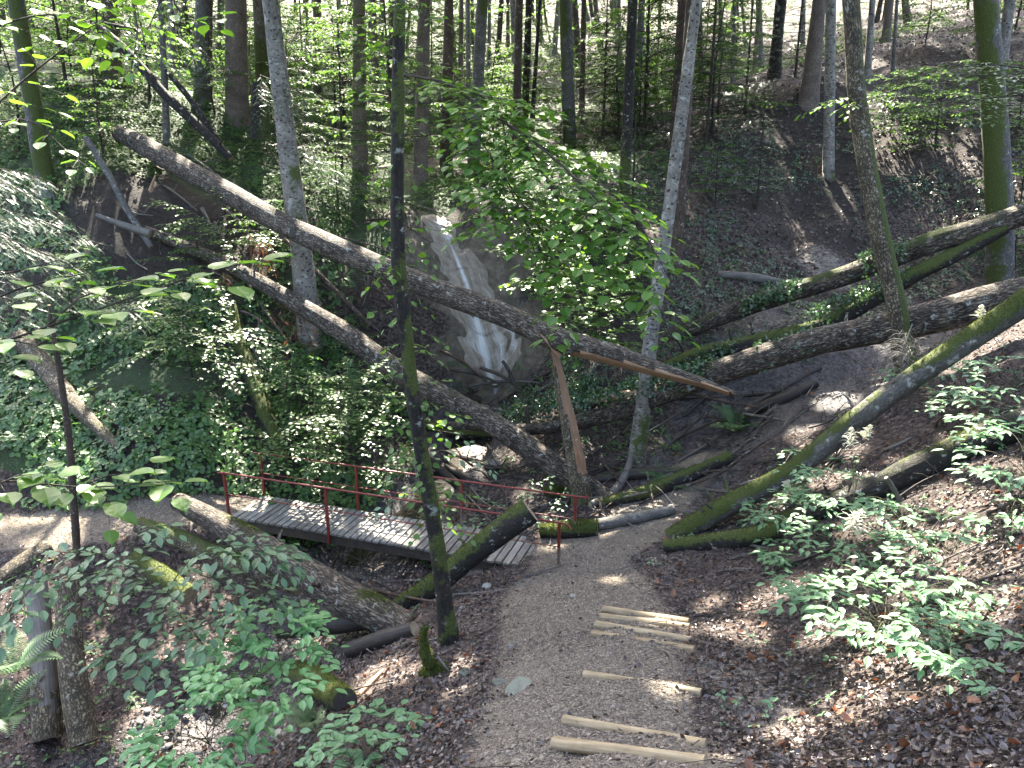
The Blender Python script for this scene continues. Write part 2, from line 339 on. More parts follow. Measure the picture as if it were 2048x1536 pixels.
M['greywood'] = wood_mat('weathered_wood', [(.25, (.03, .026, .022)), (.5, (.085, .075, .063)), (.8, (.17, .153, .132))])
M['rot'] = wood_mat('rotten_wood', [(.25, (.010, .008, .007)), (.5, (.028, .022, .018)), (.8, (.075, .058, .045))], rough=.6)
M['cut'] = wood_mat('sawn_wood', [(.25, (.12, .085, .05)), (.5, (.235, .18, .115)), (.8, (.33, .27, .19))], (14, 14, 14))
M['step'] = wood_mat('peeled_log', [(.25, (.085, .06, .034)), (.45, (.20, .15, .086)), (.62, (.29, .228, .138)), (.85, (.39, .325, .21))], (30, 30, 2.5), .7)
# ------------------------------------------------------------------ ground
rows = np.r_[np.linspace(-6, 2.4, 22, endpoint=False), np.geomspace(2.4, 130, 470)]
us = np.sign(np.linspace(-1, 1, 370))*np.abs(np.linspace(-1, 1, 370))**1.15
YY, UU = np.meshgrid(rows, us, indexing='ij')
XX = UU*(7+.95*np.clip(YY, 0, 200)); X1, Y1 = XX.ravel(), YY.ravel()
Z1 = H(X1, Y1)
nR, nC = XX.shape
ii = np.arange(nR-1)[:, None]*nC+np.arange(nC-1)[None]
GF = np.stack([ii, ii+1, ii+nC+1, ii+nC], 2).reshape(-1, 4)
gp = np.c_[X1, Y1, Z1]
def masks(x, y, z):
    p = np.c_[x, y, z]; k = {}
    dp = np.minimum(near_line(x, y, PATH), np.minimum(near_line(x, y, FORK), near_line(x, y, PATHL)))
    n = fbm(p, .5, 3, 21)
    k['path'] = 1-sstep(.7, 1.2, dp+.15*n)
    ds = near_line(x, y, STREAM)
    k['mud'] = np.clip((1-sstep(.8, 1.8, ds))+np.clip(1-((x-7.8)/3.6)**2-((y-18.5)/3.5)**2, 0, 1)*1.6+.8*(1-sstep(.7, 1.4, near_line(x, y, [(3.1, 14.8, .8), (4.2, 16.2, 1.2), (5.2, 17.5, 1.4)]))), 0, 1)
    k['clay'] = np.clip(np.maximum(1-np.hypot((x-9.6)/1.6, (y-23.6)/2.3), .75-np.hypot((x-2.35)/.55, (y-6.6)/2.2))+.3*n, 0, 1)
    rk = sstep(21.2, 21.9, y)*(1-sstep(23.6, 24.6, y))*(1-sstep(1.0, 2.5, np.abs(x+1.2-.8*(y < 22.6)+.9*n)))
    k['rock'] = np.clip(rk, 0, 1)
    k['litter'] = np.clip(.75+.4*n-.5*(y > 26)-.9*(1-sstep(-8, -4, x))*(y > 15)*.6, 0, 1)
    k['green'] = np.clip((y > 23)*(.55+.5*n)*(1-sstep(3, 7, x))+(x < -4)*(y > 15.5)*(.5+.5*n), 0, .8)*(1-k['rock'])*(1-k['path'])
    sc_ = np.clip(1-np.hypot((x+9.8)/3.4, (y-22.6)/1.9)+.25*n, 0, 1)     # bare earth scarp on the left bank
    k['green'] = k['green']*(1-sstep(.1, .4, sc_)); k['litter'] = k['litter']*(1-sstep(.1, .5, sc_))
    return k
GM = masks(X1, Y1, Z1)
gme = mk('ground', gp, [(GF, 0)], [M['ground']], GM)
tag(link('ground', gme), 'brown forest floor of the ravine with gravel path and steep banks', kind='structure')
# ------------------------------------------------------------------ gaps in the leaf roof: where sun reaches (pixel, radius in metres, [distance])
GAPS = [(640,1030,.4),(700,1045,.42),(770,1062,.3),(850,1075,.2),(250,1045,.6),(380,1020,.4),(690,900,.9,16.2),(620,960,.5),(690,1000,.5),(560,800,.5,16.8),(660,780,.9,16.4),(760,740,.7,16.5),(330,660,1.6,17),(430,610,1.0,17),(240,690,1.0,17),(120,820,.6),(450,790,.6),(180,620,.8,16.5),(520,640,.6,18),(370,420,1.0,20.5),(430,450,.6,20.5),(640,860,.6,16.2),
(640,340,1.0),(560,400,.7),(450,380,.8,23),(700,410,.9),(760,330,1.1),(1000,340,1.6),(1090,370,1.5),(940,330,1.1),(1200,330,1.3),(1060,260,1.6,38),(1000,200,2.2,45),(1090,150,2.4,48),(1170,110,2,50),
(880,440,.7),(850,430,.6),(60,400,1.3,13.6),(150,480,1.1,13.2),(30,520,1.0,13),(380,650,.6,15.5),(480,690,.7,15.5),(330,620,.5,15.5),(300,90,1.1,15),(380,140,.9,17),(560,230,.8,24),(640,270,1,26),
(1850,160,1.2,20),(1760,190,.9,19),(1950,130,.6,21),(1600,560,.5,19),(1700,540,.5,19),(1650,640,.5,18.5),(1740,600,.4,18.5),(1560,700,.4,17),
(1980,680,.5,10),(1990,720,.7,10.2),(1760,920,.7,11),(1850,900,.8,10.5),(1990,800,.6,10),(1700,1030,.35,8),(1880,1000,.8),(1900,1060,.6),(1830,1180,.3),(1960,1240,.35),(1560,1180,.25),(1480,1260,.34),(1420,1265,.25),
(760,1350,.5),(700,1395,.3),(1330,1240,.22),(1340,1372,.15),(1230,1160,.2),(1050,850,.4),(1090,830,.5),(1130,830,.4),(1000,840,.5),(1070,990,.45),(1120,1010,.4),(1100,1080,.2),(700,1130,.35),(1180,910,.3),(1290,870,.4),
(1080,960,.3),(1150,920,.3),(340,190,1.2),(420,240,1),(1330,290,1.2),(500,200,.9,29),(395,100,.8,30),(1900,350,.6),(2000,380,.6),(1150,560,1.1,19.2),(1060,450,1.0,20),(1230,520,.8,18.8),
(1840,610,.4,16),(1700,760,.35,13),(1540,950,.35,13),(1780,250,.6),(1860,50,1.0),(1950,20,1.0),(1730,120,.8),(460,560,.5,21),(330,490,.4,21),(640,560,.5,20.5),(500,480,.5,21)]
GAPS2 = [(385,760,1.9,1.1),(300,690,1.6,.8),(690,930,1.9,1.0),(640,900,1.4,.9),(740,860,1.7,.7),(590,830,1.2,.5),(520,520,1.2,.9),(680,440,1.6,.9),(770,440,1.2,.8),(400,560,1.2,.6),(300,200,2,1.2),(210,330,2.4,1),(1870,300,1.9,1.2),(1780,270,1.6,.7),(1010,440,1.6,.6),(1700,1290,.4,.3),(1760,1290,.5,.35),(1640,960,.4,.5),(1880,1110,.2,.6),(2035,1000,.6,.5),(1712,1030,.3,.35),(1985,1150,.2,.5),(1830,960,.1,.6),(1930,900,.1,.7),(1600,1170,.1,.35),(1660,1140,.1,.3)]
GP = []
for a_, b_, dz_, r__ in GAPS2: GP.append((G(a_, b_)+np.array((0, 0, dz_)), r__))
_rg = random.Random(77)
for _ in range(110):
    a_, b_ = _rg.uniform(0, 2048), _rg.uniform(250, 1500)
    if (b_ > 1150 and a_ < 700) or (b_ > 1090 and 950 < a_ < 1420): continue
    if b_ > 1130 and a_ < 640 and _rg.random() < .6: continue
    GP.append((G(a_, b_), _rg.uniform(.12, .38)))
for g in GAPS: GP.append((P(g[0], g[1], g[3]) if len(g) > 3 else G(g[0], g[1]), g[2]))
_gp = np.array([g[0] for g in GP]); _gr = np.array([g[1] for g in GP]); _sun = np.array(SUN)
def in_gap(q, edge=.35):
    """true for leaves standing between the sun and a sunlit place"""
    out = np.zeros(len(q), bool)
    for p, r in zip(_gp, _gr):
        d = q-p; a = d@_sun; e = d-a[:, None]*_sun
        rr = r*(1+edge*(rng.random(len(q))-.5)*2)+.13
        out |= (a > .8) & ((e*e).sum(1) < rr*rr)
    return out
# ------------------------------------------------------------------ footbridge
M['deck'] = wood_mat('weathered_plank', [(.2, (.065, .057, .047)), (.5, (.155, .143, .124)), (.8, (.26, .243, .215))], (30, 30, 3))
def red_mat():
    m, t = NT('worn_red_paint'); g = nd(t, 'ShaderNodeNewGeometry').outputs['Position']; n = noise(t, g, 14, 5, .7).outputs[0]
    z = nd(t, 'ShaderNodeSeparateXYZ', {0: g})
    lo = mth(t, 'MULTIPLY', nd(t, 'ShaderNodeMapRange', {0: z.outputs[2], 1: .62, 2: .25}).outputs[0], nd(t, 'ShaderNodeMapRange', {0: z.outputs[0], 1: -1.9, 2: -.4}).outputs[0])
    f = nd(t, 'ShaderNodeMapRange', {0: mth(t, 'ADD', n, mth(t, 'MULTIPLY', lo, .55)), 1: .62, 2: .74}).outputs[0]
    c = mixc(t, f, ramp(t, n, [(.3, (.095, .015, .011)), (.7, (.195, .025, .017))]), ramp(t, n, [(.3, (.07, .045, .03)), (.7, (.17, .125, .09))]))
    return finish(m, t, c, .5, n, .4, .004, .4)
M['red'] = red_mat()
M['beam'] = flat_mat('dark_bridge_beam', [(.3, (.02, .016, .012)), (.7, (.06, .047, .034))], 6)
NL, NR = np.array((-5.99, 14.93, 0)), np.array((.88, 12.61, 0))
ba = (NR-NL); BL = float(np.linalg.norm(ba)); ba = ba/BL; bn = np.array((-ba[1], ba[0], 0)); BW = 1.13; UZ = np.array((0, 0, 1.))
bridge = empty('footbridge', tuple(NL), 'wooden plank footbridge with thin red metal handrails over the stream', 'footbridge')
def bw(s, t, z): return NL+ba*s+bn*t+UZ*z
def blocal(name, mb, mats, smooth=False): return link(name, mb.mesh(name, mats, NL, smooth), bridge)
def plank_mesh(k):
    mb = MB(); hw, hl, hz = .066, BW/2+.012, .022; c = .006
    prof = [(-hw, -hz), (hw, -hz), (hw, hz-c), (hw-c, hz), (-hw+c, hz), (-hw, hz-c)]
    V = np.array([(a, y, b) for y in np.linspace(-hl, hl, 7) for a, b in prof]); V[:, 2] += .003*vn(V, 5, k); V[:, 0] += .003*vn(V, 3, k+9)
    i = np.arange(6)[:, None]*6; j = np.arange(6)[None]; F = np.stack([i+j, i+(j+1) % 6, i+6+(j+1) % 6, i+6+j], 2).reshape(-1, 4)
    bp = np.c_[V[:, 0]+k, V[:, 2]+k*2, V[:, 1]]; ends = np.clip((np.abs(V[:, 1])-hl+.22)/.3, 0, 1)
    mb.add(V, F, 0, bp, ends*.55+.08*(k % 2)); mb.add(V[:6], np.array([[0, 1, 2, 3], [0, 3, 4, 5]]), 0, bp[:6], ends[:6]*.4); mb.add(V[-6:], np.array([[3, 2, 1, 0], [5, 4, 3, 0]]), 0, bp[-6:], ends[-6:]*.4)
    return mb.mesh('plank', [M['deck']], smooth=False)
PL = [plank_mesh(k) for k in range(6)]
NPL = 45
for i in range(NPL):
    o = link('plank', PL[(i*5+i//3) % 6], bridge); p = ba*(BL*(i+.5)/NPL)+bn*(BW/2+random.uniform(-.012, .012))+UZ*(-.024+random.uniform(-.003, .003))
    o.location = p; o.rotation_euler = (random.uniform(-.004, .004), random.uniform(-.012, .012), math.atan2(ba[1], ba[0])+random.uniform(-.01, .01)+(math.pi if i % 2 else 0))
for t in (.1, BW-.1):
    mb = MB(); a = bw(.05, t, -.16); b = bw(BL-.05, t, -.16); box(mb, (a+b)/2, ba*(BL/2-.05), bn*.05, UZ*.11); blocal('beam', mb, [M['beam']])
SP = [.02, BL/3, 2*BL/3, BL-.02]
for side, t in ((0, -.035), (1, BW+.035)):
    for s in SP:
        mb = MB(); lean = -.03 if s < 1 and side == 0 else 0
        lo, hi = bw(s, t, -.22), bw(s+lean, t, .985)
        d = (hi-lo)/2; box(mb, (hi+lo)/2, ba*.024, bn*.024, d); blocal('post', mb, [M['red']])
    mb = MB()
    z1 = 1.0
    pts = [bw(-.16, t, z1-.02), bw(-.05, t, z1), bw(BL*.5, t, z1), bw(BL+.02, t, z1)]
    pts += [bw(BL+.12, t, z1-.015), bw(BL+.2, t, z1-.09)] if side == 0 else [bw(BL+.1, t+.01, z1+.015), bw(BL+.17, t+.03, z1+.06)]
    add_tube(mb, pts, [.02]*len(pts), 8, .12, 0.0); blocal('handrail', mb, [M['red']], True)
    mb = MB(); add_tube(mb, [bw(0, t, .52), bw(BL, t, .52)], [.011]*2, 6, .5, 0.0); blocal('middle_rail', mb, [M['red']], True)
# ------------------------------------------------------------------ step logs
SL = ['pale round step log nearest the camera at the bottom of the flight view', 'pale step log second from the bottom edge of the photo', 'single pale step log in the middle of the gravel stairs, gap on both sides', 'lowest-placed of the four close-set step logs, slanting in gravel', 'step log between the lowest and the doubled logs of the close-set four', 'thick step log directly below the farthest one', 'farthest step log, topmost of the close-set four']
SL[0] = 'pale step log cut by the bottom edge of the photo, nearest of all'
for (x0, y0, x1, y1, Y), lb in zip(STEPS, SL):
    a, b = G(x0, y0), G(x1, y1); d = (b-a); L = np.linalg.norm(d[:2]); c = (a+b)/2
    za, zb = a[2], b[2]; r = .052*(1+random.uniform(-.1, .1))
    a[2], b[2] = za+r*.35, zb+r*.25
    mb = MB(); add_tube(mb, [a, b], [r*1.08, r*.95], 14, .07, .025, int(Y*10), capm=1, moss=lambda V, N: .12*vn(V, 9, 2)+.05)
    tag(link('step_log', mb.mesh('step_log', [M['step'], M['cut']], a), None, a), lb, 'step log', 'log steps set in the gravel path')
# ------------------------------------------------------------------ logs
def logpts(pts):
    q = [np.array(p[:2], float) for p in pts]; L = np.r_[0, np.cumsum([np.linalg.norm(b-a) for a, b in zip(q[:-1], q[1:])])]
    known = [(l, 1/p[2]) for l, p in zip(L, pts) if p[2]]
    out = []; R = []
    for l, p in zip(L, pts):
        if p[2]: Y = p[2]
        elif known: Y = 1/np.interp(l, [k[0] for k in known], [k[1] for k in known])
        else: Y = G(p[0], p[1]+p[3]*.32)[1]
        w_ = P(p[0], p[1], Y); out.append(w_); R.append(px2m(p[3], w_)/2)
    return out, R
M['fuzz'] = leaf_mat('moss_tufts', (.03, .04, .009), (.10, .125, .026), .3, .8, .1)
def fuzz(parent, org, V, N, ms, n, s=.018):
    w_ = np.clip(ms-.42, 0, 1); 
    if w_.sum() < .05: return
    i = rng.choice(len(V), n, p=w_/w_.sum()); B = V[i]+rng.normal(0, .022, (n, 3)); B -= N[i]*(np.einsum('ij,ij->i', B-V[i], N[i]))[:, None]
    d = N[i]+rng.normal(0, .55, (n, 3)); d /= np.linalg.norm(d, axis=1)[:, None]
    t = np.cross(d, rng.normal(0, 1, (n, 3))); t /= np.linalg.norm(t, axis=1)[:, None]; h = s*(.5+rng.random(n))[:, None]
    VV = np.stack([B-t*h*.25-N[i]*.004, B+t*h*.25-N[i]*.004, B+d*h], 1).reshape(-1, 3)-org
    o = link('moss', mk('moss', VV, [(np.arange(3*n).reshape(-1, 3), 0)], [M['fuzz']], smooth=False), parent); o['kind'] = 'stuff'
def log(name, label, pts, mat='ash', seg=14, ds=.12, amp=.07, moss=0.0, mbias=0.0, side=None, cut=None, stubs=0, fz=0, cat='fallen log', group=None, fq=2.2, sag=0, lich=None):
    pp, R = logpts(pts); sd = sum(map(ord, label)) % 97
    mb = MB(); org = pp[0].copy()
    mf = upmoss(moss, mbias, side) if (moss or mbias) else None
    V, N = add_tube(mb, pp, R, seg, ds, amp, sd, 0, 1, mf, fq)
    o = link(name, mb.mesh(name, [M[mat], M[cut or 'cut']], org), None, org); tag(o, label, cat, group)
    rr = random.Random(sd)
    C, RR, S = spline(pp, .1, R); T = np.gradient(C, axis=0); T /= np.linalg.norm(T, axis=1)[:, None]
    for k in range(stubs):
        i = rr.randrange(4, len(C)-4); a = rr.uniform(0, 6.28); n_ = np.cross(T[i], (0, 0, 1)); n_ /= np.linalg.norm(n_); u = np.cross(n_, T[i])
        d = n_*math.cos(a)+u*abs(math.sin(a))+T[i]*rr.uniform(-.3, .3)+np.array((0, 0, .2)); L = rr.uniform(.08, .3)
        sb = MB(); add_tube(sb, [C[i]+d*RR[i]*.8, C[i]+d*(RR[i]+L*.6), C[i]+d*(RR[i]+L)+rr.uniform(-.04, .04)], [RR[i]*.16, RR[i]*.12, RR[i]*.07], 6, .1, .05, k, 0, 0, mf)
        link('stub', sb.mesh('stub', [M[mat]], org), o)
    if fz and mf is not None:
        fuzz(o, org, V, N, np.clip(mf(V, N), 0, 1), fz)
    return o
def broken(name, label, pts, s0, nrm, keep, mat, cat, seg=18, ds=.07, moss=None, raw0=-.1):
    """trunk whose last stretch is torn open: bark on one side, fresh wood on the other"""
    pp, R = logpts(pts); org = pp[0].copy(); V, F, q, N, n, sg, C, RR = tube(pp, R, seg, ds, .06, 2.2, 5)
    nrm = np.asarray(nrm, float); nrm /= np.linalg.norm(nrm)
    s = np.repeat(np.linspace(0, 1, n), sg); u = sstep(s0, 1, s); f = N@nrm; cen = np.repeat(C, sg, 0); r = np.repeat(RR, sg)
    cutd = r*(1-(1-keep)*u*1.25-.9*(u > 0)*.25); proj = (V-cen)@nrm
    jag = .12*r*vn(q*np.array((30, 30, 1.2)), 1, 4)
    over = np.clip(proj-cutd-jag, 0, None)*(u > 0)
    V = V-nrm*over[:, None]
    V[s > .985] += (np.einsum('i,j->ij', vn(q[s > .985], 30, 3)*.12, C[-1]-C[-2])/np.linalg.norm(C[-1]-C[-2]))
    fr = (over > 1e-4)[F].sum(1) >= 2
    ms = np.clip(moss(V, N), 0, 1) if moss else np.zeros(len(V)); 
    mb = MB(); mb.add(V, [F[~fr]], 0, q, ms)
    k = mb.n-len(V)
    mb.F.setdefault((1, 4), []).append(F[fr]); ring = np.arange(sg)+(n-1)*sg
    mb.F.setdefault((1, 3), []).append(np.c_[ring[:-2]*0+ring[0], ring[1:-1], ring[2:]])
    ring0 = np.arange(sg); mb.F.setdefault((1, 3), []).append(np.c_[ring0[:-2]*0+ring0[0], ring0[2:], ring0[1:-1]])
    o = link(name, mb.mesh(name, [M[mat], M['raw']], org), None, org); tag(o, label, cat); return o, org
snap, so_ = broken('fallen_log', 'long snapped trunk lying across the ravine with torn orange end above the broken stump', [(238,266,24.2,32),(288,292,0,38),(450,383,0,44),(600,465,0,46),(840,567,0,46),(1000,627,0,46),(1110,676,0,48),(1230,712,0,46),(1330,748,0,40),(1400,770,0,34),(1462,790,13.4,22)], .84, (-.1, -.55, -.85), .3, 'ash', 'fallen trunk', 20, .07, upmoss(.35, .0, None, 1.2, 8))
stump, st_o = broken('broken_stump', 'tall splintered tree stump at the bridge end with bare orange wood up its right side', [(1166,1012,15.25,46),(1160,975,0,40),(1148,900,0,36),(1135,830,0,32),(1122,760,0,28),(1106,684,15.5,20)], .22, (.93, -.5, 0), .4, 'flaky', 'broken stump', 18, .06, lambda V, N: .75-1.1*(V[:, 2]-.1)+.3*vn(V, 2, 3))
def shard(parent, org, a, b, w_, t_, mat='raw', name='splinter'):
    mb = MB(); add_tube(mb, [a, a*.5+b*.5+np.array((.01, 0, .01)), b], [w_, w_*.9, w_*.15], 5, .08, .15, int(a[0]*31) % 50)
    return link(name, mb.mesh(name, [M[mat]], org, False), parent)
shard(stump, st_o, P(1120, 712, 15.2), P(1080, 668, 15.1), .06, .02); shard(stump, st_o, P(1112, 700, 15.3), P(1095, 674, 15.25), .035, .02)
shard(stump, st_o, P(1153, 880, 15.0), P(1168, 935, 14.95), .035, .02); shard(snap, so_, P(1240, 722, 14.6), P(1243, 748, 14.6), .03, .02)
U = 0
log('fallen_log', 'second long trunk, slanting from the left bank behind the dark tree to the stump foot', [(306,466,22.3,20),(460,532,0,28),(600,612,0,36),(700,673,0,42),(800,745,0,46),(900,800,0,44),(1000,857,0,44),(1100,925,0,44),(1215,1003,15.35,44)], 'ash', 18, .08, .08, .35, 0, None, 'raw', 3)
log('fallen_log', 'thinner reddish dead trunk lying just behind the second long trunk', [(600,590,U,16),(680,650,U,20),(770,712,U,22),(860,770,U,20),(960,800,U,16)], 'brown', 10, .12, .1, .2, stubs=3)
log('fallen_log', 'highest of the right-hand logs, ivy-hung, rising to the right frame edge', [(2075,418,18,46),(1960,457,0,44),(1850,490,0,42),(1700,547,0,40),(1500,612,0,34),(1340,677,20.6,28)], 'ash', 16, .1, .08, .45, .1)
log('fallen_log', 'yellow-mossed forked log below the highest ivy-hung log', [(2010,455,18.1,26),(1920,505,0,30),(1830,548,0,34),(1740,600,0,36),(1640,652,0,34),(1500,688,0,34),(1380,718,0,34),(1240,786,19.4,30)], 'dark', 14, .1, .1, .85, .12, None, 'raw', 4, 2500)
log('fallen_log', 'biggest right-hand log, furrowed bark, passing behind the leaning mossy tree', [(2100,582,14.3,78),(2000,600,0,74),(1830,642,0,62),(1700,670,0,56),(1600,693,0,54),(1400,757,0,50),(1280,805,0,42),(1200,832,0,36),(1120,850,0,28),(1050,858,0,22),(880,850,18.6,14)], 'ash', 20, .08, .08, .3, .02, None, None, 3)
log('fallen_log', 'mossy straight log slanting from the right edge down to the muddy path', [(2075,588,11.2,52),(1990,645,0,48),(1800,775,0,42),(1700,850,0,42),(1580,945,0,42),(1450,1015,0,42),(1338,1078,13.3,38)], 'grey', 18, .07, .06, .9, .04, (-.35, -.1, .95), 'cut', 10, 7000)
log('rotten_log', 'dark rotten log lying among the white-flowered plants on the right bank', [(2075,838,U,66),(1960,885,U,62),(1860,925,U,58),(1740,980,U,52),(1640,1020,U,46),(1540,1055,U,40)], 'dark', 16, .08, .14, .5, .1, None, 'rot', 2, 1500)
log('rotten_log', 'mossy rotten log end lying on the muddy path edge', [(1330,1094,U,30),(1400,1086,U,34),(1480,1078,U,36),(1560,1060,U,34)], 'dark', 14, .08, .14, .75, .15, None, 'rot', 0, 2000)
log('short_log', 'short grey log with sawn end beside the far end of the path', [(1196,1050,U,26),(1270,1037,U,25),(1347,1019,U,22)], 'grey', 14, .08, .05, .3)
log('rotten_log', 'black log lying on the mud slope under the biggest log', [(1462,838,U,22),(1560,800,U,22),(1632,768,U,16)], 'rot', 10, .12, .1, .3)
log('branch_pole', 'thin black pole on the mud slope above the black log', [(1440,846,U,9),(1540,790,U,10),(1642,735,U,8)], 'rot', 7, .2, .1, cat='fallen pole')
log('fallen_log', 'half debarked log leaning down the left slope above the path', [(36,676,U,42),(90,735,U,40),(140,800,U,34),(190,850,U,28),(246,902,U,16)], 'flaky', 14, .1, .12, .35, .05, None, 'greywood', 2)
log('fallen_log', 'yellow-green mossy log standing steeply on the left slope above the railing', [(462,610,U,28),(478,680,U,28),(500,745,U,30),(525,810,U,32),(548,870,U,32),(566,915,U,26)], 'dark', 14, .1, .1, .9, .18, None, None, 0, 3500)
log('fallen_log', 'large bare log with mossy foot lying in front of the left bridge end', [(356,1003,13.6,36),(430,1042,0,46),(500,1083,0,58),(590,1135,0,66),(680,1190,0,72),(760,1232,0,70),(815,1262,10.75,66)], 'ash', 24, .06, .06, .42, .02, (.45, -.2, .85), 'cut', 2, 2500)
log('fallen_log', 'brown mossy log half hidden by brambles left of the large bare log', [(278,1050,13.3,30),(350,1076,0,38),(440,1112,0,42),(600,1172,12.3,40)], 'flaky', 16, .08, .1, .7, .08, None, None, 0, 2500)
log('fallen_log', 'short mossy yellowish log under the bramble leaves', [(268,1118,12.7,30),(320,1150,0,40),(378,1192,11.9,40)], 'flaky', 14, .08, .12, .85, .2, None, None, 0, 2000)
_u = [(72,1165,11.1,40),(84,1290,0,46),(90,1390,0,50),(96,1478,9.75,50)]
_o = log('upright_log', 'grey upright log with flaking bark, left of the pair under the brambles', _u, 'greywood', 18, .07, .05, 0, cat='upright log', cut='rot')
pp, R = logpts(_u); V, F, q, N, n, sg, C, RR = tube(pp, np.array(R)*1.07, 28, .04, .05, 2.2, 9); s_ = np.repeat(np.linspace(0, 1, n), sg)
kp_ = (s_+.22*fbm(q, 7, 3, 8)+.12*vn(q, 3, 2) > .62)[F].all(1); mb = MB(); mb.add(V, F[kp_], 0, q); link('bark_flake', mb.mesh('bark_flake', [M['flaky']], pp[0]), _o)
log('upright_log', 'bark-covered upright log, right of the pair under the brambles', [(134,1165,11.0,42),(140,1290,0,50),(152,1390,0,56),(168,1488,9.6,54)], 'flaky', 20, .06, .08, .35, cat='upright log', cut='rot')
log('short_log', 'short sunlit log with its cut end by the left path edge', [(-30,1190,12.6,44),(40,1135,0,46),(100,1098,13.6,44)], 'flaky', 16, .08, .07, .2)
log('cut_log', 'mossy cut log leaning up over the bridge deck with sawn green end', [(800,1215,12.0,40),(870,1170,0,46),(960,1095,0,50),(1060,1020,12.45,54)], 'dark', 20, .06, .05, .72, .04, (-.4, 0, .9), 'cut', 1, 4500)
log('rotten_log', 'dark wet log over the stream below the bare log', [(560,1262,12.0,32),(660,1250,0,38),(780,1232,11.2,40)], 'rot', 12, .1, .08, .35)
log('rotten_log', 'second dark wet log at the stream edge under the mossy log foot', [(700,1300,U,34),(770,1278,U,40),(830,1258,U,30)], 'rot', 12, .1, .1, .3)
log('mossy_log', 'mossy log end in the lower left beside the pale green shrub', [(598,1345,U,50),(640,1372,U,62),(690,1402,U,50)], 'dark', 16, .06, .14, 1.0, .3, None, 'rot', 0, 5000)
log('mossy_log', 'green mossy log lying under the second long trunk', [(820,846,U,26),(900,862,U,26),(985,868,U,20)], 'dark', 12, .1, .12, .9, .2, None, None, 0, 2000)
log('mossy_log', 'low mossy log along the path behind the bridge end post', [(1082,1062,U,30),(1130,1060,U,36),(1195,1056,U,30)], 'dark', 14, .06, .18, 1.0, .4, None, None, 0, 5000)
log('mossy_log', 'mossy rotting log crossing the litter behind the fern', [(1200,1008,U,22),(1290,985,U,30),(1380,950,U,34),(1460,915,U,24)], 'dark', 14, .08, .16, .8, .1, None, None, 0, 2500)
log('rotten_log', 'black log on the litter at the foot of the pale spotted tree', [(1180,962,U,18),(1260,950,U,24),(1370,942,U,16)], 'rot', 10, .1, .12, .5)
log('bent_branch', 'grey bent branch leaning from the litter by the broken stump', [(1185,1010,15.0,18),(1225,985,0,18),(1250,950,0,16),(1262,915,16.6,12)], 'greywood', 10, .1, .06, cat='fallen branch')
log('branch_pole', 'long grey pole lying between stump and mossy rotting log', [(1180,1010,U,14),(1260,985,U,15),(1345,950,U,12)], 'greywood', 8, .15, .06, cat='fallen pole')
log('dead_stake', 'short brown stake standing upright behind the second long trunk', [(1066,902,18,11),(1058,850,0,10),(1051,811,18.1,8)], 'brown', 7, .1, .1, cat='stake')
log('dead_pole', 'dark dead pole slanting down the upper left bank', [(188,45,25.5,15),(260,110,0,18),(330,190,0,18),(400,255,0,18),(462,318,24.5,16)], 'dark', 9, .2, .08, stubs=4)
log('dead_pole', 'short dark dead pole between the upper slanting pole and the grey trunk', [(330,138,26.5,10),(385,205,0,12),(440,288,25.5,13)], 'dark', 8, .2, .08)
log('dead_pole', 'lichen-specked thin pole leaning across the bare earth scarp', [(172,275,22.6,12),(215,345,0,13),(255,420,0,13),(303,495,21.5,12)], 'grey', 8, .2, .08)
log('dead_pole', 'dark crooked pole lying high in the upper left', [(180,42,25.5,8),(230,52,0,9),(282,62,26,8)], 'dark', 7, .2, .08)
log('dead_wood', 'pale split slab of wood pointing out of the left scarp', [(192,430,21.6,8),(240,448,0,14),(300,468,21.6,16)], 'greywood', 8, .1, .12, cat='split wood')
log('dead_wood', 'single pale splinter standing on the left scarp', [(300,382,22.2,8),(311,350,22.2,3)], 'raw', 5, .1, .1, cat='split wood')
log('dead_wood', 'grey weathered drift log lying on the clay at the right bowl', [(1436,548,U,14),(1500,555,U,20),(1566,566,U,14)], 'greywood', 8, .12, .14, cat='dead wood')
log('branch_pole', 'thin pale pole lying above the second long trunk, higher on the bank', [(330,480,22.5,10),(420,520,0,12),(520,560,0,12),(610,640,20.3,10)], 'pale', 7, .25, .05, cat='fallen pole')
log('branch_pole', 'straight thin brown pole resting on the earth bank behind the big diagonal trunk', [(560,470,21.8,9),(650,560,0,10),(740,650,20.6,9)], 'brown', 7, .25, .05, cat='fallen pole')
log('branch_pole', 'wet black stick by the stream left of the second long trunk', [(890,935,U,12),(925,950,U,14),(962,972,U,9)], 'rot', 7, .15, .1, cat='stick')
log('branch_pole', 'dark wet pole lying beside the stream behind the far handrail', [(855,918,U,16),(905,960,U,18),(960,1005,U,14)], 'rot', 8, .15, .1, cat='fallen pole')
log('split_wood', 'orange broken wood jutting under the biggest log at mid span', [(1180,800,18.8,16),(1250,790,0,18),(1335,775,18.3,12)], 'raw', 7, .1, .2, cat='split wood')
log('split_wood', 'upright pale splinter standing between the crossing logs', [(1210,828,18.2,8),(1212,775,18.3,5)], 'raw', 5, .1, .1, cat='split wood')
log('dead_wood', 'pale bark slab lying on the litter by the moss stump', [(716,1392,U,10),(745,1362,U,14),(768,1340,U,8)], 'raw', 6, .08, .15, cat='bark slab')
log('dead_wood', 'short sunlit pale stick on the right bank litter', [(1770,900,U,7),(1800,888,U,8),(1822,876,U,6)], 'greywood', 6, .1, .1, cat='stick')
log('branch_pole', 'thin black branch on the litter at the right frame edge', [(1960,1160,U,9),(2010,1143,U,12),(2060,1128,U,12)], 'rot', 7, .1, .1, .3, cat='fallen branch')
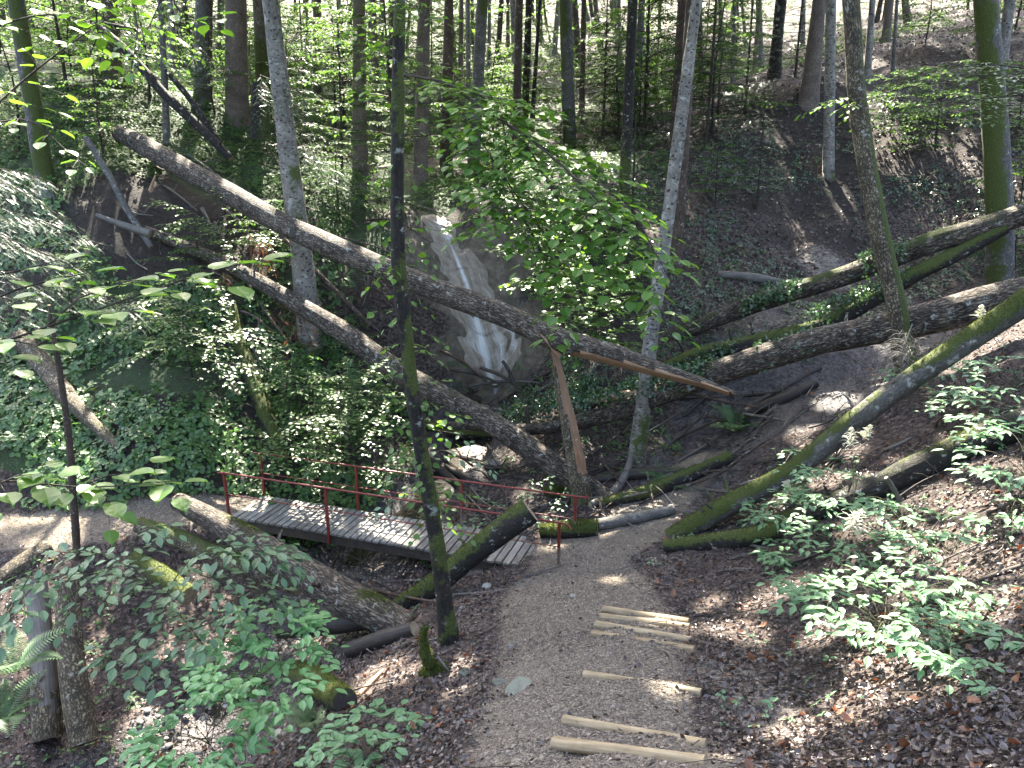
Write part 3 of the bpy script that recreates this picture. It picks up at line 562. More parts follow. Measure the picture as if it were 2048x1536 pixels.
log('branch_prop', 'grey forked prop leaning on the dark rotten log', [(1800,1003,U,11),(1785,975,10.2,10),(1772,955,10.2,8)], 'greywood', 7, .08, .08, cat='stick')
log('root_log', 'brown root humping out of the right bank under the leaves', [(1568,1128,U,16),(1610,1112,U,20),(1650,1098,U,14)], 'brown', 9, .06, .1, .1, cat='root')
for k, (x0, y0, x1, y1, lb) in enumerate([(900,738,1010,772,'dark branch lying across the pool under the waterfall'), (960,735,1045,780,'crossed black branch in the pool right of the white strand'), (940,772,1075,765,'long pale branch in front of the waterfall foot'), (880,700,960,752,'brown branch propped left of the waterfall foot'), (1005,722,1030,772,'short upright black twig at the waterfall foot')]):
    log('dead_branch', lb, [(x0, y0, 21.2, 7), ((x0+x1)/2, (y0+y1)/2-6, 0, 7), (x1, y1, 20.9, 4)], ('rot', 'rot', 'greywood', 'brown', 'rot')[k], 6, .15, .1, stubs=3, cat='dead branch')

r_ = random.Random(17)
def stems(n, box_, label, group, ang, lw, mats):
    for k in range(n):
        x0, y0 = r_.uniform(box_[0], box_[2]), r_.uniform(box_[1], box_[3]); a = rad(r_.gauss(*ang)); l = r_.uniform(*lw); w_ = r_.uniform(3.5, 8)
        A = G(x0, y0); dx, dy = l*math.cos(a), l*math.sin(a); x1, y1 = x0+dx, y0+dy; Bp = G(x1, y1)
        if abs(Bp[1]-A[1]) > 5: continue
        mid = (A+Bp)/2; mid[2] = max(mid[2], Hs(mid[0], mid[1]))+.06; A[2] += .05; Bp[2] += .05+.25*r_.random(); r0 = px2m(w_, A)/2; mb = MB()
        C = [A, mid+np.array((r_.gauss(0, .08), 0, .03)), Bp]; add_tube(mb, C, [r0, r0*.8, r0*.4], 6, .15, .08, k)
        for j in range(r_.randrange(1, 5)):
            f = r_.uniform(.2, .9); p = A*(1-f)+Bp*f; d = np.array((r_.gauss(0, .5), r_.gauss(0, .5), r_.uniform(.1, .8))); add_tube(mb, [p, p+d*.3, p+d*.5+np.array((0, 0, -.05))], [r0*.4, r0*.3, r0*.15], 5, .15, .05, k)
        m_ = r_.choice(mats); tag(link('fallen_stick', mb.mesh('fallen_stick', [M[m_]], A), None, A), label, 'fallen stick', group)
stems(34, (200, 250, 760, 640), 'thin dead stick lying among others on the left bank', 'dead sticks strewn over the left bank', (40, 22), (60, 190), ('brown', 'greywood', 'spruce', 'grey'))
stems(58, (880, 770, 1560, 1040), 'thin dead stick lying on the litter of the ravine floor', 'dead sticks strewn over the ravine floor', (-12, 30), (50, 170), ('brown', 'greywood', 'rot'))
stems(16, (1450, 780, 2000, 1150), 'thin dead stick lying on the litter of the right bank', 'dead sticks strewn over the right bank', (-25, 18), (40, 140), ('brown', 'greywood', 'rot'))
stems(14, (250, 1150, 760, 1450), 'thin dead stick lying in the lower left gully', 'dead sticks strewn in the gully', (-20, 40), (60, 170), ('brown', 'rot'))
# ------------------------------------------------------------------ trees
M['crownleaf'] = leaf_mat('crown_leaves', (.025, .055, .014), (.06, .105, .022), .42, .45, .4)
M['crownneedle'] = leaf_mat('crown_needles', (.018, .04, .016), (.04, .07, .028), .25, .5, .4)
def crown_mesh(c, rx, rz, n, size, needle=False, seed=0):
    g = np.random.default_rng(seed)
    k = max(6, n//16); d = g.normal(0, 1, (k, 3)); d /= np.linalg.norm(d, axis=1)[:, None]
    cl = d*(g.random(k)**.45)[:, None]*np.array((rx, rx, rz))
    if needle: cl[:, :2] *= (1.15-.75*(cl[:, 2:]/rz+1)/2)
    i = g.integers(0, k, n); p = cl[i]+g.normal(0, .42, (n, 3))*np.array((1, 1, .55))
    q = p+c; keep = ~in_gap(q); p = p[keep]; n = len(p)
    a = g.random(n)*6.283; tilt = g.normal(0, .5, (n, 2)); up = np.c_[tilt, np.ones(n)]; up /= np.linalg.norm(up, axis=1)[:, None]
    ax = np.c_[np.cos(a), np.sin(a), g.normal(-.15, .25, n)]; ax -= up*np.einsum('ij,ij->i', ax, up)[:, None]; ax /= np.linalg.norm(ax, axis=1)[:, None]
    bx = np.cross(up, ax); s = (size*(.6+.8*g.random(n)))[:, None]; wd = .22 if needle else .36
    V = np.stack([p-ax*s*.5, p+bx*s*wd+up*s*.06, p+ax*s*.6-up*s*.05, p-bx*s*wd+up*s*.06], 1).reshape(-1, 3)
    j = np.arange(n)[:, None]*4
    return mk('crown', V, [(np.concatenate([j+np.array((0, 1, 2)), j+np.array((0, 2, 3))]), 0)], [M['crownneedle' if needle else 'crownleaf']], smooth=False)
NT_ = [0]
def tree(label, cat, base, top, wb, wt, mat, Y=None, mid=None, h=20.5, crown=3.9, nl=2600, needle=False, moss=None, flare=1.5, seg=12, ds=.25, name='tree', group=None, ytop=0.0, amp=.05, dots=0):
    NT_[0] += 1; sd = NT_[0]
    B = G(*base) if Y is None else P(base[0], base[1], Y)
    B = B-np.array((0, 0, .35+px2m(wb, B)*flare*.55)); T = P(top, 0, B[1]+ytop)
    pts = [B]; R = [px2m(wb, B)/2*flare]
    if mid: 
        for mx, my in mid: q = P(mx, my, B[1]+ytop*(base[1]-my)/base[1]); pts.append(q); R.append(px2m(wb+(wt-wb)*(base[1]-my)/base[1], q)/2)
    pts.append(T); R.append(px2m(wt, T)/2); d = T-(pts[-2] if mid else B); d /= np.linalg.norm(d)
    if flare > 1.02:
        Ld = np.linalg.norm(pts[1]-B); u_ = (pts[1]-B)/Ld
        pts.insert(1, B+u_*min(1.25, Ld*.6)); R.insert(1, px2m(wb, B)/2*1.05); pts.insert(1, B+u_*min(.75, Ld*.35)); R.insert(1, px2m(wb, B)/2*(1+(flare-1)*.4))
    E = B[2]+h
    if E > T[2]+1:
        pts.append(T+d*(E-T[2])/max(d[2], .4)*.5); R.append(R[-1]*.8); pts.append(T+d*(E-T[2])/max(d[2], .4)); R.append(R[-1]*.3)
    e = empty(name, B, label, cat, group)
    mb = MB(); add_tube(mb, pts, R, seg, ds, amp, sd, 0, 0, moss)
    link('trunk', mb.mesh('trunk', [M[mat]], B), e)
    if crown:
        crown *= 1.35; nl = int(nl*1.9) if group is None else nl; c = np.array(pts[-1])-d*3.0; rz = h*.2  # unseen crowns widened, far ones given oversized leaves, to shade the ground
        me = crown_mesh(c, crown, rz, nl, (.3 if not needle else .34)*(1.95 if group else 1), needle, sd)
        link('crown', me, e, c-B)
    return e, B, T
def fm(a=.9, hgt=1.2, side=None, sa=0.0, bias=0.0):
    """moss rising from the foot, or along one side"""
    def f(V, N):
        z = V[:, 2]-V[:, 2].min(); r = a*(1-z/hgt)
        if side is not None: r = np.maximum(r, sa*(N@np.asarray(side, float)))
        return r+bias+.5*fbm(V, 1.5, 3, 4)
    return f
BE, SPR = 'beech tree', 'spruce tree'
T = [
 ('mossy greenish trunk at the far upper left, half behind leaves', BE, (94,385), 32, 34, 32, 'grey', dict(moss=fm(.8, 3, (.6,-.6,.2), .75, .1), crown=4)),
 ('dull brown trunk behind leaves, right of the mossy upper left one', SPR, (224,165), 215, 38, 36, 'spruce', dict(needle=True)),
 ('slim greyish young trunk on the upper left bank beside the slanting dead poles', BE, (332,285), 322, 13, 12, 'grey', dict(crown=2.5, nl=1000, h=15)),
 ('blue-grey trunk sunlit on its side, left of the broad pinkish trunk', SPR, (400,208), 408, 34, 34, 'grey', dict(needle=True, crown=5.2, nl=4500)),
 ('broad pinkish trunk with flared foot on the upper left plateau', SPR, (470,240), 471, 46, 40, 'spruce', dict(needle=True, flare=1.8, seg=18, crown=5, nl=3500)),
 ('greenish trunk standing right behind the dark broken stump', BE, (527,235), 518, 26, 26, 'grey', dict(moss=fm(.6, 9, None, 0, .2), Y=31)),
 ('pale knotty spruce trunk leaning right, crossed by the long snapped trunk', SPR, (622,668), 540, 46, 32, 'pale', dict(mid=[(602,500),(578,320),(558,150)], needle=True, seg=18, ds=.12, crown=5, nl=6000, flare=1.25, moss=fm(.7, 1.0, (.9,-.3,0), .3))),
 ('pinkish grey trunk left of the near dark tree, ivy at its foot', BE, (719,345), 718, 30, 25, 'spruce', dict(flare=1.5, moss=fm(.5, 1.2), crown=4.8, nl=4500)),
 ('brown trunk directly right of the near dark tree', SPR, (838,372), 849, 28, 25, 'spruce', dict(needle=True, flare=1.6, seg=14, moss=fm(.8, 1.3), crown=4.8, nl=4500)),
 ('reddish trunk with flared mossy foot, second right of the near dark tree', SPR, (890,338), 898, 25, 18, 'brown', dict(needle=True, flare=1.9, seg=14, moss=fm(.9, 1.2), crown=4.8, nl=4500)),
 ('mossy grey-green trunk behind the drooping branch, foot dark and wide', BE, (942,360), 965, 24, 22, 'grey', dict(flare=2.1, moss=fm(.8, 2.5, (.7,-.3,0), .5, .05), crown=3.8)),
 ('straight brown trunk above the pool gap, left one of a close pair', SPR, (1030,330), 1039, 16, 15, 'brown', dict(needle=True)),
 ('darker trunk, right one of the close pair above the waterfall', SPR, (1046,310), 1058, 14, 13, 'dark', dict(Y=36, needle=True)),
 ('very slim dark stem crossing the bright gap right of the close pair', BE, (1064,225), 1080, 8, 6, 'dark', dict(Y=34, crown=2, nl=600, h=14)),
 ('lichen-patched grey trunk with mossy streaks, right of the bright gap', BE, (1142,300), 1130, 26, 23, 'grey', dict(seg=14, moss=fm(.7, 3, (-.8,-.4,0), .6, .05), crown=4)),
 ('slim brown trunk between the lichen-patched and the dark leaning trunk', SPR, (1163,250), 1168, 12, 10, 'brown', dict(Y=40, needle=True)),
 ('dark trunk leaning slightly, foot hidden in dark undergrowth right of centre', SPR, (1248,395), 1266, 22, 19, 'dark', dict(flare=1.5, moss=fm(.8, 2, (-.7,-.5,0), .4), needle=True)),
 ('paler trunk standing close behind the dark leaning trunk', BE, (1268,300), 1284, 15, 13, 'grey', dict(Y=36)),
 ('thin moss-edged stem right of the paler trunk', BE, (1293,275), 1297, 9, 8, 'dark', dict(Y=40, moss=fm(.3, 3, (-.9,0,0), .9), crown=2.5, nl=900)),
 ('broad brown trunk behind dark fir boughs, right of centre', SPR, (1358,280), 1372, 36, 33, 'brown', dict(Y=31, needle=True, flare=1.7, crown=4)),
 ('pale spotted leaning trunk, standing in the litter behind the biggest log', 'birch tree', (1270,925), 1394, 32, 22, 'pale', dict(mid=[(1300,690),(1338,420),(1370,180)], seg=16, ds=.12, crown=5.2, nl=6500, flare=1.15, moss=fm(.85, 2.6, None, 0, -.05))),
 ('reddish brown trunk right behind the pale spotted leaning one', SPR, (1346,548), 1384, 28, 24, 'brown', dict(mid=[(1368,260)], needle=True, seg=14, crown=4.2, flare=1.4, moss=fm(.5, .9))),
 ('dark trunk with one silvery lit edge on the right plateau', SPR, (1548,155), 1562, 24, 22, 'dark', dict(needle=True, flare=1.4)),
 ('slim stem left of the silvery edged dark trunk', BE, (1465,190), 1470, 9, 8, 'grey', dict(Y=36, crown=2.2, nl=700, h=15)),
 ('wide brown trunk with flared mossy roots on the right slope', SPR, (1618,195), 1639, 36, 26, 'spruce', dict(needle=True, flare=2.2, seg=16, moss=fm(1.0, 1.1), crown=4)),
 ('straight pale moss-blotched trunk on the right slope', BE, (1660,352), 1662, 21, 19, 'pale', dict(seg=14, moss=fm(.9, 1.3, None, 0, .12), crown=4, flare=1.3)),
 ('leaning trunk mossy on its right flank, in front of the right-hand logs', BE, (1828,735), 1702, 40, 34, 'flaky', dict(Y=14.9, mid=[(1795,620),(1750,420),(1715,200)], ytop=.6, seg=20, ds=.1, crown=4.2, flare=1.05, moss=lambda V, N: 1.15*(N@np.array((.92, -.35, .15)))*np.clip((11.5-V[:, 2])/6, .1, 1)+.05+.3*vn(V, 1.3, 6))),
 ('thin pale young stem on the upper right slope', BE, (1735,165), 1745, 13, 12, 'pale', dict(crown=2.4, nl=800, h=14)),
 ('thinnest young stem on the upper right slope', BE, (1787,150), 1794, 7, 6, 'grey', dict(crown=2, nl=600, h=12)),
 ('thick lichen-and-moss trunk near the right frame edge', BE, (2006,600), 1972, 50, 45, 'grey', dict(mid=[(2000,450),(1990,250)], seg=20, ds=.12, crown=4.5, flare=1.2, moss=fm(.5, 1.5, (-.75,-.5,0), .75, .08))),
 ('pale trunk partly behind the thick lichen trunk at the right edge', BE, (2002,140), 2020, 22, 20, 'pale', dict(crown=3.6)),
]
TREES = {}
for lb, cat, base, top, wb, wt, mat, kw in T: TREES[lb] = tree(lb, cat, base, top, wb, wt, mat, name=cat.replace(' ', '_'), **kw)
near_e, near_B, near_T = tree('near slender dark mossy tree rising through the whole picture left of centre', 'hazel tree', (906,1278), 799, 33, 24, 'dark', mid=[(878,1120),(840,880),(815,700),(796,500),(795,250)], h=19, crown=2.6, nl=1500, seg=20, ds=.07, flare=1.55, name='hazel_tree', moss=lambda V, N: .36+.24*(N@np.array((.8, -.2, .3)))+.4*fbm(V, 4, 3, 4), amp=.12)
log('dead_spruce_pole', 'thin bare upright spruce pole standing by the left path', [(155,1118,13.3,15),(140,900,0,14),(122,760,0,12),(104,655,0,10),(98,610,13.4,6)], 'brown', 8, .12, .08, .15, stubs=14, cat='dead spruce')
# snapped mossy stump on the plateau
log('stump', 'dark mossy snapped stump in front of the upper left plateau trunks', [(522,278,27.2,44),(521,240,0,35),(521,165,27.2,33)], 'dark', 14, .12, .1, .3, .35, (.9, -.3, 0), 'raw', cat='stump')
# far trunks
LM = [(60,'the mossy upper left trunk'),(218,'the dull brown upper left trunk'),(325,'the slim greyish upper left trunk'),(404,'the blue-grey sunlit trunk'),(470,'the broad pinkish trunk'),(522,'the greenish trunk behind the stump'),(560,'the pale knotty spruce'),(718,'the pinkish grey trunk'),(800,'the near dark tree'),(845,'the brown trunk beside the near tree'),(895,'the reddish flared trunk'),(960,'the mossy grey-green trunk'),(1038,'the close pair of trunks'),(1072,'the very slim dark stem'),(1134,'the lichen-patched grey trunk'),(1166,'the slim brown middle trunk'),(1258,'the dark leaning trunk'),(1295,'the thin moss-edged stem'),(1365,'the broad brown trunk'),(1390,'the pale spotted leaning tree'),(1468,'the slim stem on the plateau'),(1557,'the silver-edged dark trunk'),(1632,'the wide flared brown trunk'),(1662,'the moss-blotched pale trunk'),(1710,'the leaning mossy trunk'),(1742,'the thin pale young stem'),(1791,'the thinnest young stem'),(1980,'the thick lichen trunk'),(2018,'the pale right edge trunk')]
_used = {}
def where(px, Y, head):
    ds = sorted(LM, key=lambda l: abs(l[0]-px))[0]; d = px-ds[0]
    lab = head+(' right behind ' if abs(d) < 11 else ' close left of ' if -36 < d < 0 else ' close right of ' if 0 <= d < 36 else ' farther left of ' if d < 0 else ' farther right of ')+ds[1]
    _used[lab] = _used.get(lab, 0)+1
    return lab if _used[lab] == 1 else lab.replace(head, head+(', deeper in,', ', smaller still,', ', deepest,')[min(_used[lab]-2, 2)])
fr = random.Random(11); px = 6
while px < 2060:
    Y = fr.uniform(38, 100) if px < 1500 else fr.uniform(40, 105); w_ = fr.uniform(.26, .5); k = fr.choice((0, 0, 1, 2, 2))
    x = (px-1024)*Y/1560; z = Hs(x, Y, False); wp = w_*FPX/Y; dz = Y*cT+(CZ-z)*sT; by = 768+FPX*((CZ-z)*cT-Y*sT)/dz; bx = 1024+FPX*x/dz
    hd = ('distant reddish trunk', 'distant dark trunk', 'distant pale trunk')[k]
    tree(where(bx, Y, hd), (SPR, SPR, BE)[k], (bx, by), bx+fr.uniform(-14, 14), wp, wp*.85, ('spruce', 'brown', 'pale')[k], Y=Y, needle=k < 2, nl=850, crown=4.4, h=fr.uniform(20, 27), seg=8, ds=1.0, name=(SPR, SPR, BE)[k].replace(' ', '_'), group='distant trunks in the deep wood')
    px += fr.uniform(6, 19)
for _ in range(95):  # extra rows of far trees, added so their crowns shade the ground
    Y = fr.uniform(72, 122); x = fr.uniform(-.62, .62)*Y; z = Hs(x, Y, False); k = fr.choice((0, 1, 2)); wp = .38*FPX/Y; dz = Y*cT+(CZ-z)*sT; bx, by = 1024+FPX*x/dz, 768+FPX*((CZ-z)*cT-Y*sT)/dz
    tree(where(bx, Y, ('faint far reddish tree added for shade', 'faint far dark tree added for shade', 'faint far pale tree added for shade')[k]), (SPR, SPR, BE)[k], (bx, by), bx, wp, wp*.85, ('spruce', 'brown', 'pale')[k], Y=Y, needle=k < 2, nl=1150, crown=4.8, h=fr.uniform(20, 26), seg=7, ds=1.5, name=(SPR, SPR, BE)[k].replace(' ', '_'), group='distant trunks in the deep wood')
# ------------------------------------------------------------------ leaf kit
def lt(V, F): return np.array(V, float), F
def sym(pts, tip=-.1, cup=.05, fold=0.0):
    """leaf outline from half-widths [(x, w)], as a strip left-rib-right"""
    V = [(0, 0, 0)]; F3 = []; F4 = []; n = len(pts)
    for x, w_ in pts: V += [(x, w_, cup*(1-abs(x-.4))), (x, 0, -fold+tip*x*x*.5), (x, -w_, cup*(1-abs(x-.4)))]
    V.append((1, 0, tip)); e = len(V)-1
    F3 += [(0, 2, 1), (0, 3, 2)]
    for i in range(n-1):
        a = 1+3*i; F4 += [(a, a+1, a+4, a+3), (a+1, a+2, a+5, a+4)]
    a = 1+3*(n-1); F3 += [(a, a+1, e), (a+1, a+2, e)]
    return np.array(V, float), [np.array(F3), np.array(F4).reshape(-1, 4)]
OV = sym([(.22, .22), (.5, .29), (.78, .17)])
LIME = sym([(.06, .26), (.25, .42), (.5, .40), (.75, .22), (.88, .08)], -.14, .06)
LANC = sym([(.15, .15), (.42, .25), (.75, .14)], -.12, .04)
LOBE = sym([(.05, .28), (.2, .50), (.3, .34), (.45, .48), (.6, .2), (.75, .22), (.88, .07)], -.12, .05)
DIA = (np.array([(0, 0, 0), (.5, .3, .06), (1, 0, -.07), (.5, -.3, .06)], float), [np.array([(0, 2, 1), (0, 3, 2)])])
def basis(d, up):
    d = d/np.maximum(np.linalg.norm(d, axis=1), 1e-9)[:, None]; z = up-d*np.einsum('ij,ij->i', d, up)[:, None]
    z = z/np.maximum(np.linalg.norm(z, axis=1), 1e-9)[:, None]; return d, np.cross(z, d), z
def scatter(tm, pos, d, up, size):
    V, Fs = tm; X, Y, Z = basis(d, up); s = np.asarray(size)[:, None, None]
    W = pos[:, None]+s*(V[None, :, 0:1]*X[:, None]+V[None, :, 1:2]*Y[:, None]+V[None, :, 2:3]*Z[:, None])
    off = np.arange(len(pos))[:, None, None]*len(V)
    return W.reshape(-1, 3), [(f[None]+off).reshape(-1, f.shape[1]) for f in Fs]
def leafmesh(name, tm, L, mat, org, smooth=False):
    pos, d, up, s = L; V, Fs = scatter(tm, pos, d, up, s)
    return mk(name, V-np.asarray(org), [(f, 0) for f in Fs], [mat], {}, smooth)
def cat(Ls): return tuple(np.concatenate([l[i] for l in Ls]) for i in range(4))
_single = {}
def leaf_parts(parent, L, tm, mat, name='leaf', nmax=300):
    key = (id(tm), mat.name)
    if key not in _single: _single[key] = mk(name, tm[0], [(f, 0) for f in tm[1]], [mat], {}, False)
    pos, d, up, s = L; org = np.array(parent.location)
    v = pos-np.array((0, 0, CZ)); dep = v[:, 1]*cT-v[:, 2]*sT; u = np.abs(v[:, 0]/dep)*FPX; h = np.abs((-v[:, 2]*cT-v[:, 1]*sT)/dep)*FPX
    scr = s/np.maximum(dep, .5)*((u < 1040) & (h < 790))
    order = np.argsort(-scr); a = order[:nmax]; b = order[nmax:]
    X, Y, Z = basis(d, up)
    for i in a:
        o = bpy.data.objects.new(name, _single[key]); COL.objects.link(o); o.parent = parent
        sc_ = s[i]; o.matrix_local = Matrix(((X[i, 0]*sc_, Y[i, 0]*sc_, Z[i, 0]*sc_, pos[i, 0]-org[0]), (X[i, 1]*sc_, Y[i, 1]*sc_, Z[i, 1]*sc_, pos[i, 1]-org[1]), (X[i, 2]*sc_, Y[i, 2]*sc_, Z[i, 2]*sc_, pos[i, 2]-org[2]), (0, 0, 0, 1)))
    if len(b): o = link('leaf_mass' if name == 'leaf' else name, leafmesh(name, tm, (pos[b], d[b], up[b], s[b]), mat, org), parent); o['kind'] = 'stuff'
def twig_leaves(C, g, lsp, size, ang=50, tilt=.28, droop=.25, start=.1, pet=.02):
    """alternate leaves along a polyline"""
    L = np.r_[0, np.cumsum(np.linalg.norm(np.diff(C, axis=0), axis=1))]
    n = max(2, int((L[-1]*(1-start))/lsp)); s = np.linspace(L[-1]*start, L[-1], n)+g.normal(0, lsp*.15, n)
    p = np.array([np.interp(s, L, C[:, k]) for k in range(3)]).T
    t = np.gradient(C, axis=0); t = np.array([np.interp(s, L, t[:, k]) for k in range(3)]).T; t /= np.linalg.norm(t, axis=1)[:, None]
    up = np.c_[g.normal(0, tilt, (n, 2)), np.ones(n)]
    side = np.cross(up, t); side /= np.linalg.norm(side, axis=1)[:, None]; sg = np.where(np.arange(n) % 2, 1, -1)[:, None]
    a = np.radians(ang+g.normal(0, 14, n))[:, None]; a[-1] = 0
    d = t*np.cos(a)+side*sg*np.sin(a); d[:, 2] -= droop*(.6+.8*g.random(n))
    return p+d*pet, d, up, size*(.7+.5*g.random(n))
def spray(p0, d0, L, g, droop=.15, tsp=.12, tl=.3, lsp=.05, size=.07, tilt=.28, up0=0.0, ldroop=.2, flat=True):
    """flat leafy bough: axis, side twigs, leaves -> stems [(pts, r)], leaves"""
    d0 = np.asarray(d0, float)/np.linalg.norm(d0); n = max(5, int(L/.12)); s = np.linspace(0, L, n)
    wob = np.cross(d0, (0, 0, 1.)); wob /= np.linalg.norm(wob)+1e-9
    C = np.asarray(p0)+d0*s[:, None]+wob*(g.normal(0, .04)*np.sin(s/L*5))[:, None]*L; C[:, 2] += up0*s-droop*s*s/L
    st = [(C, .006+.006*L)]; Ls = []; k = int(L*.85/tsp)
    for i in range(k):
        q = L*.12+i*tsp+g.normal(0, tsp*.2); f = q/L; p = np.array([np.interp(q, s, C[:, j]) for j in range(3)])
        j = min(n-2, int(f*(n-1))); t = C[j+1]-C[j]; t /= np.linalg.norm(t); sd = np.cross((0, 0, 1.), t); sd /= np.linalg.norm(sd)+1e-9
        a = rad(52+g.normal(0, 9)); dd = t*math.cos(a)+sd*math.sin(a)*(1 if i % 2 else -1); dd[2] += g.normal(0, .12)
        l = tl*(1.15-.75*f)*(.7+.6*g.random()); m = np.linspace(0, 1, 5)[:, None]
        W = p+dd*l*m; W[:, 2] -= .12*l*m[:, 0]**2
        st.append((W, .004)); Ls.append(twig_leaves(W, g, lsp, size, 52, tilt, ldroop))
    Ls.append(twig_leaves(C[n//2:], g, lsp, size, 52, tilt, ldroop))
    return st, cat(Ls)
def stems_mesh(name, sts, mat, org, seg=5, ds=.12):
    mb = MB()
    for C, r in sts: add_tube(mb, C, np.linspace(r, r*.35, len(C)), seg, ds, .04, int(abs(C[0][0])*50) % 90)
    return mb.mesh(name, [M[mat]], org)
M['leaf_hazel'] = leaf_mat('hazel_leaf', (.045, .11, .018), (.095, .19, .033), .45, .4, .5)
M['leaf_beech'] = leaf_mat('beech_leaf', (.035, .08, .022), (.08, .145, .036), .38, .36, .5)
M['leaf_far'] = leaf_mat('distant_beech_leaf', (.03, .072, .02), (.085, .15, .038), .4, .6, .2)
M['leaf_bramble'] = leaf_mat('bramble_leaf', (.055, .115, .052), (.10, .18, .085), .28, .42, .55)
M['leaf_fresh'] = leaf_mat('fresh_shrub_leaf', (.09, .22, .075), (.15, .31, .12), .38, .4, .6)
M['leaf_goat'] = leaf_mat('goatsbeard_leaf', (.075, .165, .07), (.115, .22, .10), .32, .45, .5)
M['leaf_cover'] = leaf_mat('ground_cover_leaf', (.03, .075, .02), (.085, .165, .042), .33, .42, .5)
M['leaf_ivy'] = leaf_mat('ivy_leaf', (.018, .045, .016), (.055, .11, .04), .22, .3, .6)
M['needle'] = leaf_mat('spruce_needles', (.02, .05, .022), (.05, .095, .045), .25, .4, .5)
M['deadneedle'] = leaf_mat('dead_spruce_needles', (.14, .05, .02), (.26, .11, .05), .3, .6, .3)
M['fern'] = leaf_mat('fern_frond', (.03, .085, .025), (.065, .14, .045), .34, .45, .45)
M['twig'] = bark_mat('twig_bark', [(.2, (.025, .02, .015)), (.6, (.075, .058, .042)), (.9, (.15, .12, .09))])
M['greentwig'] = bark_mat('green_twig', [(.2, (.04, .045, .02)), (.6, (.085, .09, .045)), (.9, (.14, .13, .075))])
def pxline(pts):
    q, R = logpts([(a, b, c, 4) for a, b, c in pts]); return q
# ------------------------------------------------------------------ the near hazel's drooping branch and sprouts
g = np.random.default_rng(31)
HZ = []; HZS = []
for pts, tl in [([(806,150,9.9),(860,158,0),(905,172,0),(960,215,0),(1010,245,0),(1070,285,0),(1160,365,0),(1230,440,7.0)], .5),
  ([(905,172,9.2),(938,240,0),(985,320,0),(1040,420,0),(1075,520,7.3)], .5), ([(960,190,9),(1000,230,0),(1012,300,0),(1008,380,0),(1025,470,7.4)], .42),
  ([(1010,245,8.6),(1060,300,0),(1110,390,0),(1180,480,0),(1240,580,6.9)], .5), ([(1070,285,8.3),(1160,340,0),(1240,400,0),(1290,470,0),(1340,560,6.8)], .45),
  ([(1180,420,7.7),(1250,520,0),(1310,600,0),(1345,680,6.9)], .38), ([(985,320,8.4),(1060,430,0),(1130,520,0),(1170,620,7.2)], .48), ([(930,230,8.8),(950,330,0),(960,420,0),(940,480,7.6)], .36),
  ([(1040,420,8.0),(1090,520,0),(1130,600,0),(1100,690,7.4)], .3), ([(880,165,9.4),(960,190,0),(1040,205,0),(1085,230,8.2)], .4), ([(1110,390,8.0),(1190,430,0),(1260,490,0),(1300,520,7.0)], .45)]:
    q = np.array(pxline(pts)); C, _, S = spline(q, .1, np.ones(len(q))); HZS.append((C, .02 if len(pts) > 6 else .011))
    n = int(S[-1]/.075)
    for i in range(n):
        f = (i+1)/n
        if f < .14: continue
        j = min(len(C)-2, int(f*(len(C)-1))); t = C[j+1]-C[j]; t /= np.linalg.norm(t); sd = np.cross((0, 0, 1.), t); sd /= np.linalg.norm(sd)+1e-9
        d = sd*(1 if i % 2 else -1)*.8+t*.55; d[2] = d[2]*.3+g.normal(-.1, .12); l = tl*(.55+.7*g.random())*(1.1-.4*f)
        m = np.linspace(0, 1, 5)[:, None]; W = C[j]+d*l*m; W[:, 2] -= .15*l*m[:, 0]**2
        HZS.append((W, .004)); HZ.append(twig_leaves(W, g, .058, .118, 55, .17, .12))
